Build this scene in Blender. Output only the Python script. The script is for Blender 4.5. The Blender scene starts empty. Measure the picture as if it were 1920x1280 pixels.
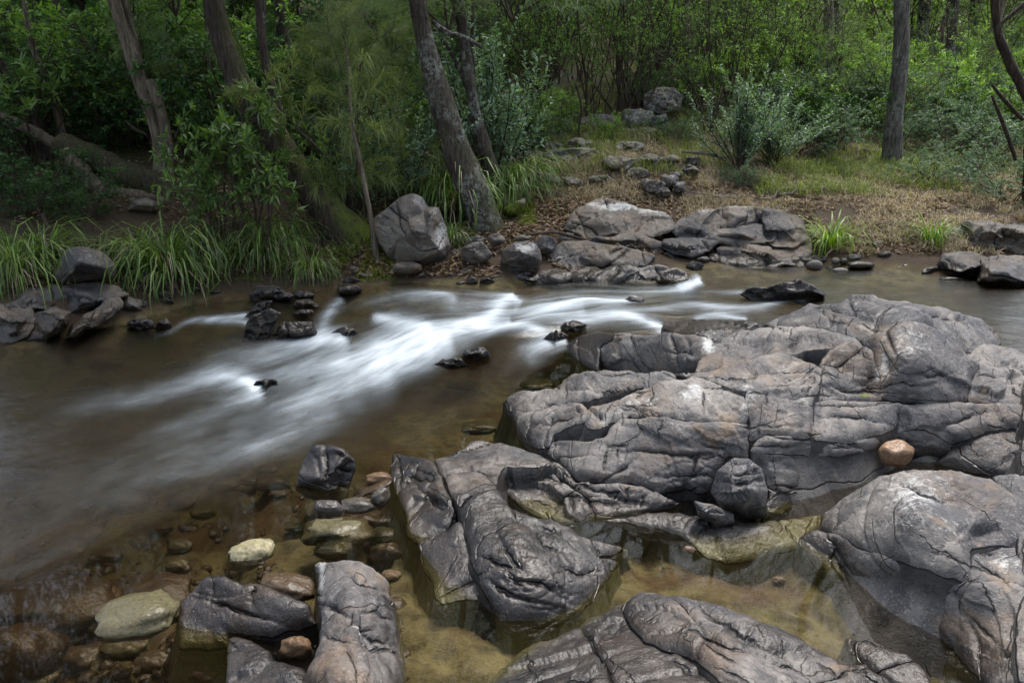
import bpy, math, random
import numpy as np
from mathutils import Vector
from mathutils.geometry import delaunay_2d_cdt

# ------------------------------------------------------------------ camera, world, sun, exposure
scene = bpy.context.scene
FPX, PITCH, CAMH = 1493.0, math.radians(16.0), 1.5      # focal length in px of the 1920 wide photograph
cam = bpy.data.cameras.new('camera'); camo = bpy.data.objects.new('camera', cam)
scene.collection.objects.link(camo); scene.camera = camo
cam.sensor_width = 36.0; cam.lens = 36.0*FPX/1920.0
cam.clip_start = 0.05; cam.clip_end = 600
camo.location = (0, 0, CAMH); camo.rotation_euler = (math.radians(90)-PITCH, 0, 0)

SUN_EL, SUN_AZ = math.radians(66), math.radians(25)      # azimuth clockwise from +Y
world = bpy.data.worlds.new('World'); scene.world = world; world.use_nodes = True
wn = world.node_tree; wn.nodes.clear()
sky = wn.nodes.new('ShaderNodeTexSky'); sky.sky_type = 'NISHITA'; sky.sun_disc = False
sky.sun_elevation = SUN_EL; sky.sun_rotation = SUN_AZ; sky.air_density = 1.0; sky.dust_density = 4.0
hs = wn.nodes.new('ShaderNodeHueSaturation'); hs.inputs['Saturation'].default_value = 0.7
bgn = wn.nodes.new('ShaderNodeBackground'); bgn.inputs['Strength'].default_value = 0.15
wo = wn.nodes.new('ShaderNodeOutputWorld')
wn.links.new(sky.outputs[0], hs.inputs['Color']); wn.links.new(hs.outputs[0], bgn.inputs['Color'])
wn.links.new(bgn.outputs[0], wo.inputs['Surface'])
sl = bpy.data.lights.new('sun', 'SUN'); sl.energy = 1.5; sl.angle = math.radians(22); sl.color = (1, .97, .92)
so = bpy.data.objects.new('sun', sl); scene.collection.objects.link(so)
sd = Vector((math.sin(SUN_AZ)*math.cos(SUN_EL), math.cos(SUN_AZ)*math.cos(SUN_EL), math.sin(SUN_EL)))
so.rotation_euler = sd.to_track_quat('Z', 'Y').to_euler()
scene.view_settings.view_transform = 'Standard'; scene.view_settings.look = 'None'
scene.view_settings.exposure = 1.5; scene.view_settings.gamma = 1.0
scene.view_settings.use_curve_mapping = False
scene.render.engine = 'CYCLES'
scene.cycles.use_denoising = True; scene.cycles.use_adaptive_sampling = True; scene.cycles.adaptive_threshold = .02
scene.cycles.max_bounces = 6; scene.cycles.diffuse_bounces = 3; scene.cycles.glossy_bounces = 2
scene.cycles.transmission_bounces = 2; scene.cycles.transparent_max_bounces = 6
scene.cycles.caustics_reflective = False; scene.cycles.caustics_refractive = False

rng = np.random.default_rng(7); random.seed(7)
CO = scene.collection

# ------------------------------------------------------------------ projection helpers
CP, SP = math.cos(PITCH), math.sin(PITCH)
def rays(px, py):
    a = (np.asarray(px, float)-960)/FPX; b = -(np.asarray(py, float)-640)/FPX
    return np.stack([a, CP+b*SP, -SP+b*CP], -1)
def at_z(px, py, z):
    d = rays(px, py); t = (np.asarray(z)-CAMH)/d[..., 2]
    return d*t[..., None]+np.array([0, 0, CAMH])
def at_y(px, py, Y):
    d = rays(px, py); t = np.asarray(Y)/d[..., 1]
    return d*t[..., None]+np.array([0, 0, CAMH])
def to_px(P):
    P = np.asarray(P, float)-np.array([0, 0, CAMH])
    dep = P[..., 1]*CP-P[..., 2]*SP; up = P[..., 1]*SP+P[..., 2]*CP
    dep = np.maximum(dep, .05)
    return 960+FPX*P[..., 0]/dep, 640-FPX*up/dep

# ------------------------------------------------------------------ numeric helpers
_perm = rng.permutation(256).astype(np.int64); _perm = np.concatenate([_perm, _perm, _perm])
_g = np.array([[1,1,0],[-1,1,0],[1,-1,0],[-1,-1,0],[1,0,1],[-1,0,1],[1,0,-1],[-1,0,-1],[0,1,1],[0,-1,1],[0,1,-1],[0,-1,-1],[1,1,0],[-1,1,0],[0,-1,1],[0,-1,-1]], float)
def perlin(P):
    P = np.asarray(P, float)
    i = np.floor(P).astype(np.int64); f = P-i; i &= 255
    u = f*f*f*(f*(f*6-15)+10)
    r = 0
    for dx in (0, 1):
        wx = u[..., 0] if dx else 1-u[..., 0]
        for dy in (0, 1):
            wy = u[..., 1] if dy else 1-u[..., 1]
            for dz in (0, 1):
                wz = u[..., 2] if dz else 1-u[..., 2]
                h = _perm[_perm[_perm[i[..., 0]+dx]+i[..., 1]+dy]+i[..., 2]+dz] & 15
                g = _g[h]
                r = r+wx*wy*wz*(g[..., 0]*(f[..., 0]-dx)+g[..., 1]*(f[..., 1]-dy)+g[..., 2]*(f[..., 2]-dz))
    return r
def fbm(P, o=4, lac=2.1, gain=.5):
    P = np.asarray(P, float); a = 1; r = 0
    for k in range(o):
        r = r+a*perlin(P+17.3*k); P = P*lac; a *= gain
    return r
def ridged(P, o=4):
    P = np.asarray(P, float); a = 1; r = 0
    for k in range(o):
        r = r+a*(1-2*np.abs(perlin(P+31.7*k))); P = P*2.1; a *= .5
    return r/2
def sstep(a, b, x):
    t = np.clip((x-a)/(b-a), 0, 1); return t*t*(3-2*t)
class TPS:
    def __init__(s, pts, val, reg=1e-4):
        pts = np.asarray(pts, float); s.m = pts.mean(0); s.s = pts.std()+1e-9
        s.p = (pts-s.m)/s.s; n = len(pts)
        A = np.zeros((n+3, n+3)); A[:n, :n] = s.phi(s.p, s.p)+np.eye(n)*reg
        A[:n, n] = 1; A[:n, n+1:] = s.p; A[n, :n] = 1; A[n+1:, :n] = s.p.T
        b = np.zeros(n+3); b[:n] = val; s.c = np.linalg.lstsq(A, b, rcond=None)[0]
    def phi(s, a, b):
        r2 = (a[:, None, 0]-b[None, :, 0])**2+(a[:, None, 1]-b[None, :, 1])**2
        return .5*r2*np.log(r2+1e-12)
    def __call__(s, q):
        q = np.asarray(q, float); sh = q.shape[:-1]; q = (q.reshape(-1, 2)-s.m)/s.s
        out = np.empty(len(q)); n = len(s.p)
        for k in range(0, len(q), 40000):
            qq = q[k:k+40000]
            out[k:k+40000] = s.phi(qq, s.p)@s.c[:n]+s.c[n]+qq@s.c[n+1:]
        return out.reshape(sh)
def seg_dist(q, poly, closed=False):
    """distance of points to a polyline, with the parameter 0..1 along it"""
    a = np.asarray(poly, float); b = np.roll(a, -1, 0) if closed else a[1:]
    if not closed: a = a[:-1]
    best = np.full(len(q), 1e9); par = np.zeros(len(q)); n = len(a)
    for k in range(n):
        d = b[k]-a[k]; L = d@d+1e-12
        t = np.clip(((q-a[k])@d)/L, 0, 1); e = q-(a[k]+t[:, None]*d); r = np.sqrt((e*e).sum(1))
        m = r < best; best[m] = r[m]; par[m] = (k+t[m])/n
    return best, par
def inside(q, poly):
    x, y = q[:, 0], q[:, 1]; p = np.asarray(poly, float); r = np.zeros(len(q), bool); j = len(p)-1
    for i in range(len(p)):
        c = ((p[i, 1] > y) != (p[j, 1] > y)) & (x < (p[j, 0]-p[i, 0])*(y-p[i, 1])/(p[j, 1]-p[i, 1]+1e-12)+p[i, 0])
        r ^= c; j = i
    return r
def smooth_loop(p, step, wob=0.0, seed=0, tight=.5):
    """closed Catmull-Rom through p, resampled at about `step`"""
    p = np.asarray(p, float); n = len(p); out = []
    for k in range(n):
        a, b, c, d = p[k-1], p[k], p[(k+1) % n], p[(k+2) % n]
        m = max(1, int(round(np.linalg.norm(c[:2]-b[:2])/step)))
        t = (np.arange(m)/m)[:, None]
        m1, m2 = (c-a)*tight*.6, (d-b)*tight*.6
        out.append((2*t**3-3*t**2+1)*b+(t**3-2*t**2+t)*m1+(-2*t**3+3*t**2)*c+(t**3-t**2)*m2)
    o = np.concatenate(out)
    if wob:
        q = np.stack([o[:, 0]/34, o[:, 1]/34, np.full(len(o), seed*3.7)], 1)
        o = o.copy(); o[:, 0] += wob*fbm(q, 3); o[:, 1] += wob*fbm(q+50, 3)
    return o
def catmull(p, m):
    p = np.asarray(p, float); n = len(p); out = []
    for k in range(n-1):
        a = p[max(k-1, 0)]; b = p[k]; c = p[k+1]; d = p[min(k+2, n-1)]
        t = (np.arange(m)/m)[:, None]
        out.append(.5*((2*b)+(c-a)*t+(2*a-5*b+4*c-d)*t*t+(3*b-a-3*c+d)*t**3))
    out.append(p[-1:]); return np.concatenate(out)

# ------------------------------------------------------------------ object helpers
def mesh(name, V, F, mat=None, attrs=None, smooth=True):
    """V (n,3); F list of (m,k) arrays"""
    me = bpy.data.meshes.new(name); V = np.asarray(V, np.float32)
    F = [np.asarray(f, np.int32) for f in (F if isinstance(F, list) else [F]) if len(f)]
    me.vertices.add(len(V)); me.vertices.foreach_set('co', V.ravel())
    tot = sum(f.size for f in F); nf = sum(len(f) for f in F)
    me.loops.add(tot); me.loops.foreach_set('vertex_index', np.concatenate([f.ravel() for f in F]))
    me.polygons.add(nf)
    cnt = np.concatenate([np.full(len(f), f.shape[1], np.int32) for f in F])
    st = np.concatenate([[0], np.cumsum(cnt)[:-1]]).astype(np.int32)
    me.polygons.foreach_set('loop_start', st)
    try: me.polygons.foreach_set('loop_total', cnt)
    except Exception: pass
    me.update(calc_edges=True)
    if smooth: me.polygons.foreach_set('use_smooth', np.ones(nf, bool))
    for k, v in (attrs or {}).items():
        a = me.attributes.new(k, 'FLOAT', 'POINT'); a.data.foreach_set('value', np.asarray(v, np.float32))
    if mat: me.materials.append(mat)
    me.validate()
    return me
def link(name, data, parent=None, loc=None, label=None, cat=None, group=None, kind=None):
    o = bpy.data.objects.new(name, data); CO.objects.link(o)
    if parent: o.parent = parent
    if loc is not None: o.location = loc
    if label: o['label'] = label
    if cat: o['category'] = cat
    if group: o['group'] = group
    if kind: o['kind'] = kind
    return o
def structure(name, me, label=None): return link(name, me, kind='structure', label=label)

# ------------------------------------------------------------------ node helper
class NT:
    def __init__(s, name):
        s.m = bpy.data.materials.new(name); s.m.use_nodes = True; s.t = s.m.node_tree; s.t.nodes.clear()
        s.o = s.n('ShaderNodeOutputMaterial')
    def n(s, t, **k):
        x = s.t.nodes.new(t)
        for a, b in k.items(): setattr(x, a, b)
        return x
    def set(s, sock, v):
        if hasattr(v, 'links') or isinstance(v, bpy.types.NodeSocket): s.t.links.new(v, sock)
        else:
            if isinstance(v, (tuple, list)) and len(v) == 3 and sock.type == 'RGBA': v = (*v, 1)
            sock.default_value = v
    def attr(s, name): return s.n('ShaderNodeAttribute', attribute_name=name).outputs['Fac']
    def pos(s): return s.n('ShaderNodeNewGeometry').outputs['Position']
    def gen(s): return s.n('ShaderNodeTexCoord').outputs['Object']
    def rnd(s): return s.n('ShaderNodeObjectInfo').outputs['Random']
    def math(s, op, a, b=0.0, c=0.0, clamp=False):
        x = s.n('ShaderNodeMath', operation=op, use_clamp=clamp)
        s.set(x.inputs[0], a); s.set(x.inputs[1], b); s.set(x.inputs[2], c); return x.outputs[0]
    def vmul(s, v, sc):
        x = s.n('ShaderNodeVectorMath', operation='MULTIPLY'); s.set(x.inputs[0], v); x.inputs[1].default_value = sc; return x.outputs[0]
    def vadd(s, v, w):
        x = s.n('ShaderNodeVectorMath', operation='ADD'); s.set(x.inputs[0], v); s.set(x.inputs[1], w); return x.outputs[0]
    def noise(s, v, scale, detail=4, rough=.55, dist=0.0, col=False):
        x = s.n('ShaderNodeTexNoise'); s.set(x.inputs['Vector'], v); x.inputs['Scale'].default_value = scale
        x.inputs['Detail'].default_value = detail; x.inputs['Roughness'].default_value = rough; x.inputs['Distortion'].default_value = dist
        return x.outputs['Color' if col else 'Fac']
    def voro(s, v, scale, feature='F1', out='Distance'):
        x = s.n('ShaderNodeTexVoronoi', feature=feature); s.set(x.inputs['Vector'], v); x.inputs['Scale'].default_value = scale
        return x.outputs[out]
    def ss(s, v, a, b, lo=0.0, hi=1.0):
        x = s.n('ShaderNodeMapRange', interpolation_type='SMOOTHSTEP'); s.set(x.inputs[0], v)
        for k, q in zip((1, 2, 3, 4), (a, b, lo, hi)): s.set(x.inputs[k], q)
        return x.outputs[0]
    def joint(s, v, n, sp, wn, off, w, mask):
        x = s.n('ShaderNodeVectorMath', operation='DOT_PRODUCT'); s.set(x.inputs[0], v); L = math.sqrt(sum(k*k for k in n)); x.inputs[1].default_value = tuple(k/L/sp for k in n)
        u = s.math('ADD', s.math('ADD', x.outputs['Value'], s.math('MULTIPLY', wn, .9)), off)
        d = s.math('PINGPONG', u, .5)
        y = s.n('ShaderNodeVectorMath', operation='DOT_PRODUCT'); s.t.links.new(s.n('ShaderNodeNewGeometry').outputs['Normal'], y.inputs[0]); y.inputs[1].default_value = tuple(k/L for k in n)
        al = s.ss(s.math('ABSOLUTE', y.outputs['Value']), .84, .97, 1, 0)
        return s.math('MULTIPLY', s.math('MULTIPLY', s.ss(d, 0.0, w/sp, 1, 0), mask), al)
    def mix(s, f, a, b, mode='MIX'):
        x = s.n('ShaderNodeMix', data_type='RGBA', blend_type=mode); s.set(x.inputs[0], f); s.set(x.inputs[6], a); s.set(x.inputs[7], b); return x.outputs[2]
    def bump(s, h, strength=.5, dist=.02, nrm=None):
        x = s.n('ShaderNodeBump'); s.set(x.inputs['Height'], h); x.inputs['Strength'].default_value = strength; x.inputs['Distance'].default_value = dist
        if nrm is not None: s.set(x.inputs['Normal'], nrm)
        return x.outputs[0]
    def bsdf(s, col, rough, nrm=None, spec=.5, **k):
        x = s.n('ShaderNodeBsdfPrincipled'); s.set(x.inputs['Base Color'], col); s.set(x.inputs['Roughness'], rough)
        s.set(x.inputs['Specular IOR Level'], spec)
        if nrm is not None: s.set(x.inputs['Normal'], nrm)
        for a, b in k.items(): s.set(x.inputs[a], b)
        return x.outputs[0]
    def mixs(s, f, a, b):
        x = s.n('ShaderNodeMixShader'); s.set(x.inputs[0], f); s.t.links.new(a, x.inputs[1]); s.t.links.new(b, x.inputs[2]); return x.outputs[0]
    def done(s, sh): s.t.links.new(sh, s.o.inputs['Surface']); return s.m

def rock_material(name, pale, mid, dark, warm, speck=.5, algae=(.07, .065, .02)):
    t = NT(name); p = t.pos()
    big = t.noise(p, 2.2, 5, .6, .6); med = t.noise(p, 9, 6, .65, .4); fine = t.noise(p, 55, 6, .7)
    c = t.mix(t.ss(big, .40, .62), mid, pale)
    c = t.mix(t.ss(t.noise(t.vadd(p, (7, 3, 1)), 3.1, 5, .6, .5), .5, .68, 0, .8), c, warm)
    c = t.mix(t.ss(med, .54, .70, 0, .75), c, dark)
    c = t.mix(t.ss(fine, .52, .74, 0, .4), c, dark)
    c = t.mix(t.ss(t.noise(t.vadd(p, (2, 8, 5)), 1.7, 4, .55, .8), .47, .60, 0, .8), c, (.042, .043, .05))
    wn = t.noise(p, 3.2, 4, .6); wn2 = t.noise(t.vadd(p, (5, 5, 5)), 6, 4, .6)
    k1 = t.joint(p, (.12, -.5, 1), .085, wn, .1, .0035, t.ss(t.noise(p, 2.6, 2), .48, .56)); k2 = t.joint(p, (1, .35, .15), .21, wn2, .4, .0035, t.ss(t.noise(t.vadd(p, (3, 0, 0)), 2.9, 2), .5, .58))
    k3 = t.joint(p, (-.5, 1, .5), .24, wn, .7, .0035, t.ss(t.noise(t.vadd(p, (0, 3, 0)), 2.7, 2), .5, .58)); k4 = t.joint(p, (.8, -.6, .5), .05, wn2, .2, .002, t.ss(t.noise(t.vadd(p, (0, 0, 9)), 4.5, 2), .58, .64))
    gr = t.ss(t.attr('groove'), .5, .85); kk = t.math('MAXIMUM', t.math('MAXIMUM', k1, k2), t.math('MAXIMUM', k3, t.math('MULTIPLY', k4, .7)))
    kk = t.math('MAXIMUM', kk, gr); crk = t.math('SUBTRACT', 1, kk)
    pit = t.ss(t.noise(p, 75, 2, .5), .60, .68); c = t.mix(t.math('MULTIPLY', pit, .3), c, (.03, .028, .026))
    sp2 = t.noise(t.vmul(p, (1, 1, 3)), 22, 5, .7); c = t.mix(t.ss(sp2, .52, .66, 0, .45), c, pale)
    # pale mineral specks and lichen
    sp = t.ss(t.noise(p, 120, 3, .65), .57, .66)
    spm = t.math('MULTIPLY', sp, t.ss(t.noise(p, 5, 4, .6), .40, .60, 0, speck))
    c = t.mix(spm, c, (.40, .39, .37))
    pw = t.ss(t.noise(t.vadd(p, (1, 6, 2)), 6, 8, .8, .3), .55, .66, 0, .65); c = t.mix(pw, c, (.31, .297, .275))
    tn_ = t.ss(t.noise(t.vadd(p, (9, 1, 3)), 4.2, 6, .7, .4), .57, .70, 0, .6); c = t.mix(tn_, c, (.21, .145, .09))
    li = t.attr('lichen')
    lm = t.ss(t.math('ADD', li, t.math('MULTIPLY', t.math('SUBTRACT', t.noise(p, 38, 8, .8), .5), 2.4)), .36, .88, 0, .8)
    c = t.mix(lm, c, t.mix(t.noise(p, 12, 3), (.42, .42, .41), (.56, .56, .55)))
    mo = t.attr('moss')
    mm = t.ss(t.math('ADD', mo, t.math('MULTIPLY', t.math('SUBTRACT', t.noise(p, 16, 6, .7), .5), 1.4)), .35, .6)
    c = t.mix(mm, c, t.mix(t.noise(p, 60, 4), (.05, .08, .008), (.14, .17, .015)))
    c = t.mix(t.math('MULTIPLY', kk, .8), c, (.02, .019, .019))
    w = t.attr('wet')
    wm = t.ss(t.math('ADD', w, t.math('MULTIPLY', t.math('SUBTRACT', t.noise(p, 7, 6, .65), .5), .9)), .30, .62)
    wc = t.mix(1, c, (.27, .245, .235), 'MULTIPLY')
    c = t.mix(wm, c, wc)
    ag = t.attr('algae'); c = t.mix(ag, c, t.mix(med, algae, (.16, .14, .05)))
    rough = t.ss(wm, 0, 1, .62, .3)
    h = t.math('ADD', t.math('MULTIPLY', fine, .16), t.math('MULTIPLY', med, .7))
    h = t.math('ADD', h, t.math('MULTIPLY', crk, .5)); h = t.math('SUBTRACT', h, t.math('MULTIPLY', pit, .08))
    h = t.math('ADD', h, t.math('MULTIPLY', t.noise(p, 170, 3, .6), .05))
    b = t.bump(h, .75, .028)
    return t.done(t.bsdf(c, rough, b, t.ss(wm, 0, 1, .3, .5)))
M = {}
M['rock'] = rock_material('river_rock', (.215, .197, .182), (.088, .083, .083), (.024, .023, .028), (.155, .11, .077), .5)
M['bank_rock'] = rock_material('bank_rock', (.15, .125, .10), (.075, .063, .052), (.022, .020, .019), (.125, .085, .055), .4)
M['boulder'] = rock_material('grey_boulder', (.19, .165, .14), (.11, .096, .083), (.04, .036, .033), (.15, .112, .08), .6)

def pebble_material(name, a, b, wet):
    t = NT(name); p = t.pos(); r = t.rnd()
    c = t.mix(t.noise(p, 18, 5, .6), a, b)
    c = t.mix(t.ss(t.noise(p, 90, 4), .5, .7, 0, .6), c, (.03, .025, .02)); c = t.mix(t.ss(t.noise(p, 9, 5, .7), .5, .66, 0, .55), c, (.05, .042, .018))
    hsn = t.n('ShaderNodeHueSaturation'); t.set(hsn.inputs['Color'], c); t.set(hsn.inputs['Value'], t.ss(r, 0, 1, .75, 1.25)); t.set(hsn.inputs['Saturation'], t.ss(r, 0, 1, 1.15, .85))
    return t.done(t.bsdf(hsn.outputs[0], wet, t.bump(t.noise(p, 60, 5), .5, .012), .4))
M['pebble_olive'] = pebble_material('olive_pebble', (.055, .047, .02), (.115, .098, .045), .22)
M['pebble_brown'] = pebble_material('brown_pebble', (.04, .026, .014), (.088, .057, .032), .33)
M['pebble_pale'] = pebble_material('pale_pebble', (.28, .25, .14), (.44, .40, .27), .35)
M['pebble_tan'] = pebble_material('tan_pebble', (.10, .062, .034), (.185, .115, .066), .45)
M['pebble_orange'] = pebble_material('orange_cobble', (.16, .085, .04), (.27, .155, .08), .35)
M['pebble_dark'] = pebble_material('dark_pebble', (.035, .03, .025), (.10, .085, .065), .22)
M['pebble_grey'] = pebble_material('grey_pebble', (.10, .09, .08), (.20, .18, .16), .6)

def bark_material(name, a, b, lich, lcol=(.27, .285, .255), moss=0.0):
    t = NT(name); p = t.pos()
    v = t.vmul(p, (1, 1, .16))
    n = t.noise(v, 45, 6, .65, .4); n2 = t.noise(p, 4, 4)
    c = t.mix(t.ss(n, .35, .65), a, b)
    c = t.mix(t.ss(n2, .45, .7, 0, .5), c, tuple(x*.5 for x in a))
    lm = t.ss(t.noise(t.vadd(p, (3, 1, 9)), 24, 7, .75), .66-lich*.12, .72-lich*.12, 0, .8)
    lm = t.math('MULTIPLY', lm, t.ss(t.noise(p, 2.4, 3), .46, .60))
    c = t.mix(lm, c, lcol)
    mm = t.math('MULTIPLY', t.ss(t.noise(p, 14, 5, .7), .35, .55), t.attr('moss'))
    c = t.mix(mm, c, t.mix(t.noise(p, 70, 3), (.06, .09, .008), (.15, .19, .02)))
    return t.done(t.bsdf(c, .85, t.bump(n, .9, .03), .25))
M['bark_dark'] = bark_material('dark_bark', (.028, .021, .017), (.085, .062, .05), .55)
M['bark_lichen'] = bark_material('lichened_bark', (.035, .028, .023), (.105, .085, .07), 1.5)
M['bark_grey'] = bark_material('grey_bark', (.07, .062, .054), (.19, .175, .155), 1.2)
M['bark_pale'] = bark_material('pale_bark', (.10, .078, .058), (.25, .20, .155), .2)
M['twig'] = bark_material('twig_bark', (.04, .03, .024), (.12, .09, .07), .3)
M['dead_wood'] = bark_material('dead_wood', (.14, .12, .10), (.27, .24, .20), .2)

def leaf_material(name, a, b, gloss=.42, trans=.35, spec=.4):
    t = NT(name); lc = t.attr('tone'); r = t.rnd()
    c = t.mix(t.ss(t.math('ADD', t.math('MULTIPLY', lc, .8), t.math('MULTIPLY', r, .2)), .1, .95), a, b)
    s1 = t.bsdf(c, gloss, None, spec)
    tr = t.n('ShaderNodeBsdfTranslucent'); t.set(tr.inputs[0], t.mix(1, c, (1.3, 1.5, .5), 'MULTIPLY'))
    return t.done(t.mixs(trans, s1, tr.outputs[0]))
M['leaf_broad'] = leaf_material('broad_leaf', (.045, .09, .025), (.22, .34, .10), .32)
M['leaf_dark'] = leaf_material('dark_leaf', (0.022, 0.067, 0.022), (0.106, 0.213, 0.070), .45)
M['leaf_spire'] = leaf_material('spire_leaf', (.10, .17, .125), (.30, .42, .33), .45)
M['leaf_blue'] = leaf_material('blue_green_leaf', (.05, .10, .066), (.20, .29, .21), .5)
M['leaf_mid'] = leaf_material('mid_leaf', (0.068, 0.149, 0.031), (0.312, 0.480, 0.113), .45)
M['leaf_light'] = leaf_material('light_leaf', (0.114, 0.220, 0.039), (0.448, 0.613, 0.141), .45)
M['needle'] = leaf_material('casuarina_needle', (.06, .095, .035), (.24, .28, .10), .6)
M['needle_grey'] = leaf_material('grey_needle', (0.068, 0.114, 0.056), (0.283, 0.368, 0.199), .6)
M['blade'] = leaf_material('tussock_blade', (0.040, 0.079, 0.018), (0.226, 0.330, 0.090), .38)
M['blade_bright'] = leaf_material('bright_blade', (.07, .15, .015), (.22, .32, .05), .38)
M['grass'] = leaf_material('grass_blade', (0.087, 0.123, 0.029), (0.275, 0.304, 0.102), .6)
M['straw'] = leaf_material('dry_grass', (.24, .18, .125), (.52, .43, .32), .75, .25)
M['litter'] = leaf_material('fallen_leaf', (.10, .055, .028), (.34, .24, .16), .7, .15)
M['moss'] = leaf_material('moss_tuft', (.07, .11, .01), (.22, .27, .02), .8, .2)

# ------------------------------------------------------------------ water level and ground height fields
wl = [(1900,560,.22),(1600,515,.22),(1350,510,.215),(1300,545,.20),(1420,590,.20),(1180,560,.18),(1150,600,.165),(1040,570,.155),(950,575,.14),
      (1000,620,.11),(900,600,.12),(850,640,.08),(760,570,.125),(700,590,.10),(640,560,.11),(560,560,.10),(600,630,.05),(720,660,.035),(640,710,.015),
      (480,570,.075),(400,570,.05),(450,620,.035),(330,610,.02),(480,720,.02),(300,700,.0),(100,700,0),(300,850,0),(0,900,0),(800,760,.0),(950,690,.02),
      (1040,655,.06),(650,950,0),(200,1150,0),(700,1200,0),(1000,1190,.0),(1250,950,.02),(1350,1090,.02),(1600,1150,.02),(1700,870,.10),(0,660,0)]
wl = np.array(wl, float); wP = at_z(wl[:, 0], wl[:, 1], wl[:, 2])
wxy = np.concatenate([wP[:, :2], [[-9, 3], [-9, 6], [-6, 1], [9, 7], [9, 5], [6, 5], [2.5, .8], [-2, .6]]])
wz = np.concatenate([wP[:, 2], [-.02, -.02, 0, .24, .24, .22, .03, 0]])
_W = TPS(wxy, wz, 1e-3)
def WL(x, y): return _W(np.stack([x, y], -1))

g = []           # ground control points from pixels (px, py, z)
g += [(0,630,.04),(60,600,.10),(200,600,.03),(330,575,.04),(430,542,.07),(560,528,.11),(640,538,.12),(760,528,.16),(900,535,.15),(1000,535,.16),(1100,530,.18),(1270,520,.2),
      (1330,492,.22),(1420,494,.22),(1510,486,.23),(1600,496,.23),(1700,508,.23),(1800,520,.22),(1920,530,.22)]
g += [(60,540,.24),(150,530,.26),(300,510,.2),(420,505,.25),(520,500,.27),(620,500,.26),(700,490,.3),(800,500,.27),(900,470,.34),(1000,470,.34),(1100,470,.34),(1200,470,.34),
      (1350,450,.38),(1550,455,.36),(1720,460,.36),(1850,470,.36)]
g += [(100,440,.5),(250,430,.52),(380,420,.55),(520,440,.48),(640,430,.48),(760,420,.52),(900,425,.5),(1000,410,.54),(1150,410,.52),(1350,400,.56),(1500,400,.56),(1650,395,.58),(1850,400,.56)]
g += [(100,350,.85),(250,345,.85),(400,350,.82),(520,350,.80),(700,350,.80),(850,340,.80),(1000,345,.78),(1150,345,.78),(1280,345,.78),(1400,350,.74),(1600,345,.74),(1672,312,.87),(1850,330,.82)]
g += [(1050,300,.98),(1150,275,1.15),(1280,270,1.13),(1400,295,.98),(1550,290,1.0),(1800,280,1.05)]
gP = at_z([q[0] for q in g], [q[1] for q in g], np.array([q[2] for q in g]))
gx = [(-9,9,1.0),(-6,11,1.55),(-3,11,1.55),(0,11.4,1.55),(1.6,11.6,1.62),(3.5,12,1.5),(6,12,1.35),(9,11,1.2),(-12,15,2.6),(-6,15,2.5),(0,15.5,2.35),(5,15.5,2.0),(10,15,1.9),
      (-20,24,4.6),(-8,24,4.4),(2,24,4.0),(10,24,3.5),(20,24,3.5),(-30,45,9.2),(-10,45,9),(10,45,8.5),(30,45,8),(-40,80,17),(0,80,17),(40,80,16),(-75,80,18),(75,80,16),
      (-60,30,8),(60,30,6),(-30,10,2.2),(30,10,1.6),(-60,5,2),(60,5,2),
      # river bed
      (-9,5,-.5),(-6,4,-.45),(-4,4.2,-.4),(-3,3.3,-.38),(-2,4,-.32),(-1,4.3,-.2),(0,5,-.12),(.5,6,-.05),(-1.2,5.8,-.12),(-2,5.6,-.14),(-3,5.2,-.2),(-1.2,2.6,-.25),(-1.6,2.0,-.28),(-1,1.7,-.23),(-.6,2.1,-.16),
      (-.3,3.2,-.2),(0,3.8,-.2),(-.1,1.6,-.08),(.3,1.6,-.07),(.8,2,-.08),(1.2,2.2,-.09),(1.3,1.6,-.1),(.5,2.4,-.05),(-2.5,2.4,-.34),(-.5,1.2,-.14),(.8,1.2,-.08),
      (1.5,3,-.1),(2,3.6,-.1),(1,4.4,-.15),(2.4,4.8,-.05),(2,6,.02),(4,5.6,-.15),(7,6.2,-.2),(6,4,-.1),(4,3,0),(3,2,0),(-4,1.5,-.4),(-7,1,-.4),
      (0,0,-.1),(2.5,.5,0),(0,-4,.6),(-6,-4,.4),(6,-4,.9),(-25,-8,2),(25,-8,3),(-60,-20,4),(60,-20,4),(0,-20,3)]
gx = np.array(gx, float)
_G = TPS(np.concatenate([gP[:, :2], gx[:, :2]]), np.concatenate([gP[:, 2], gx[:, 2]]), 2e-3)
def GH(x, y):
    x = np.asarray(x, float); y = np.asarray(y, float); z = _G(np.stack([x, y], -1))
    q = np.stack([x, y, np.zeros_like(x)], -1)
    z = z+.035*fbm(q*1.7, 4)+.25*perlin(q*.22)*sstep(12, 25, y)
    # ledges of the bed under shallow water
    s = np.abs(((x*.9+y*.5)*3.3+1.2*perlin(q*1.6)) % 1-.5)*2
    near = (1-sstep(3.2, 4.2, y))*(1-sstep(-.2, .0, z))
    return z+near*(.055*sstep(.25, .5, s)-.03+.02*ridged(q*np.array([3, 9, 1]), 3))
def axis(parts):
    out = []
    for a, b, s in parts: out.append(np.arange(a, b-1e-6, s))
    out.append([parts[-1][1]]); return np.concatenate(out)
ax = axis([(-75,-30,5),(-30,-12,1.2),(-12,-6,.25),(-6,-3,.06),(-3,3,.025),(3,6,.06),(6,12,.25),(12,30,1.2),(30,75,5)])
ay = axis([(-20,-2,2),(-2,.8,.3),(.8,3.4,.022),(3.4,8.5,.045),(8.5,14,.15),(14,30,.6),(30,80,3)])
X, Y = np.meshgrid(ax, ay); V = np.stack([X, Y, GH(X, Y)], -1).reshape(-1, 3)
_gx, _gy, _gz = ax, ay, V[:, 2].reshape(len(ay), len(ax))
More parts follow.
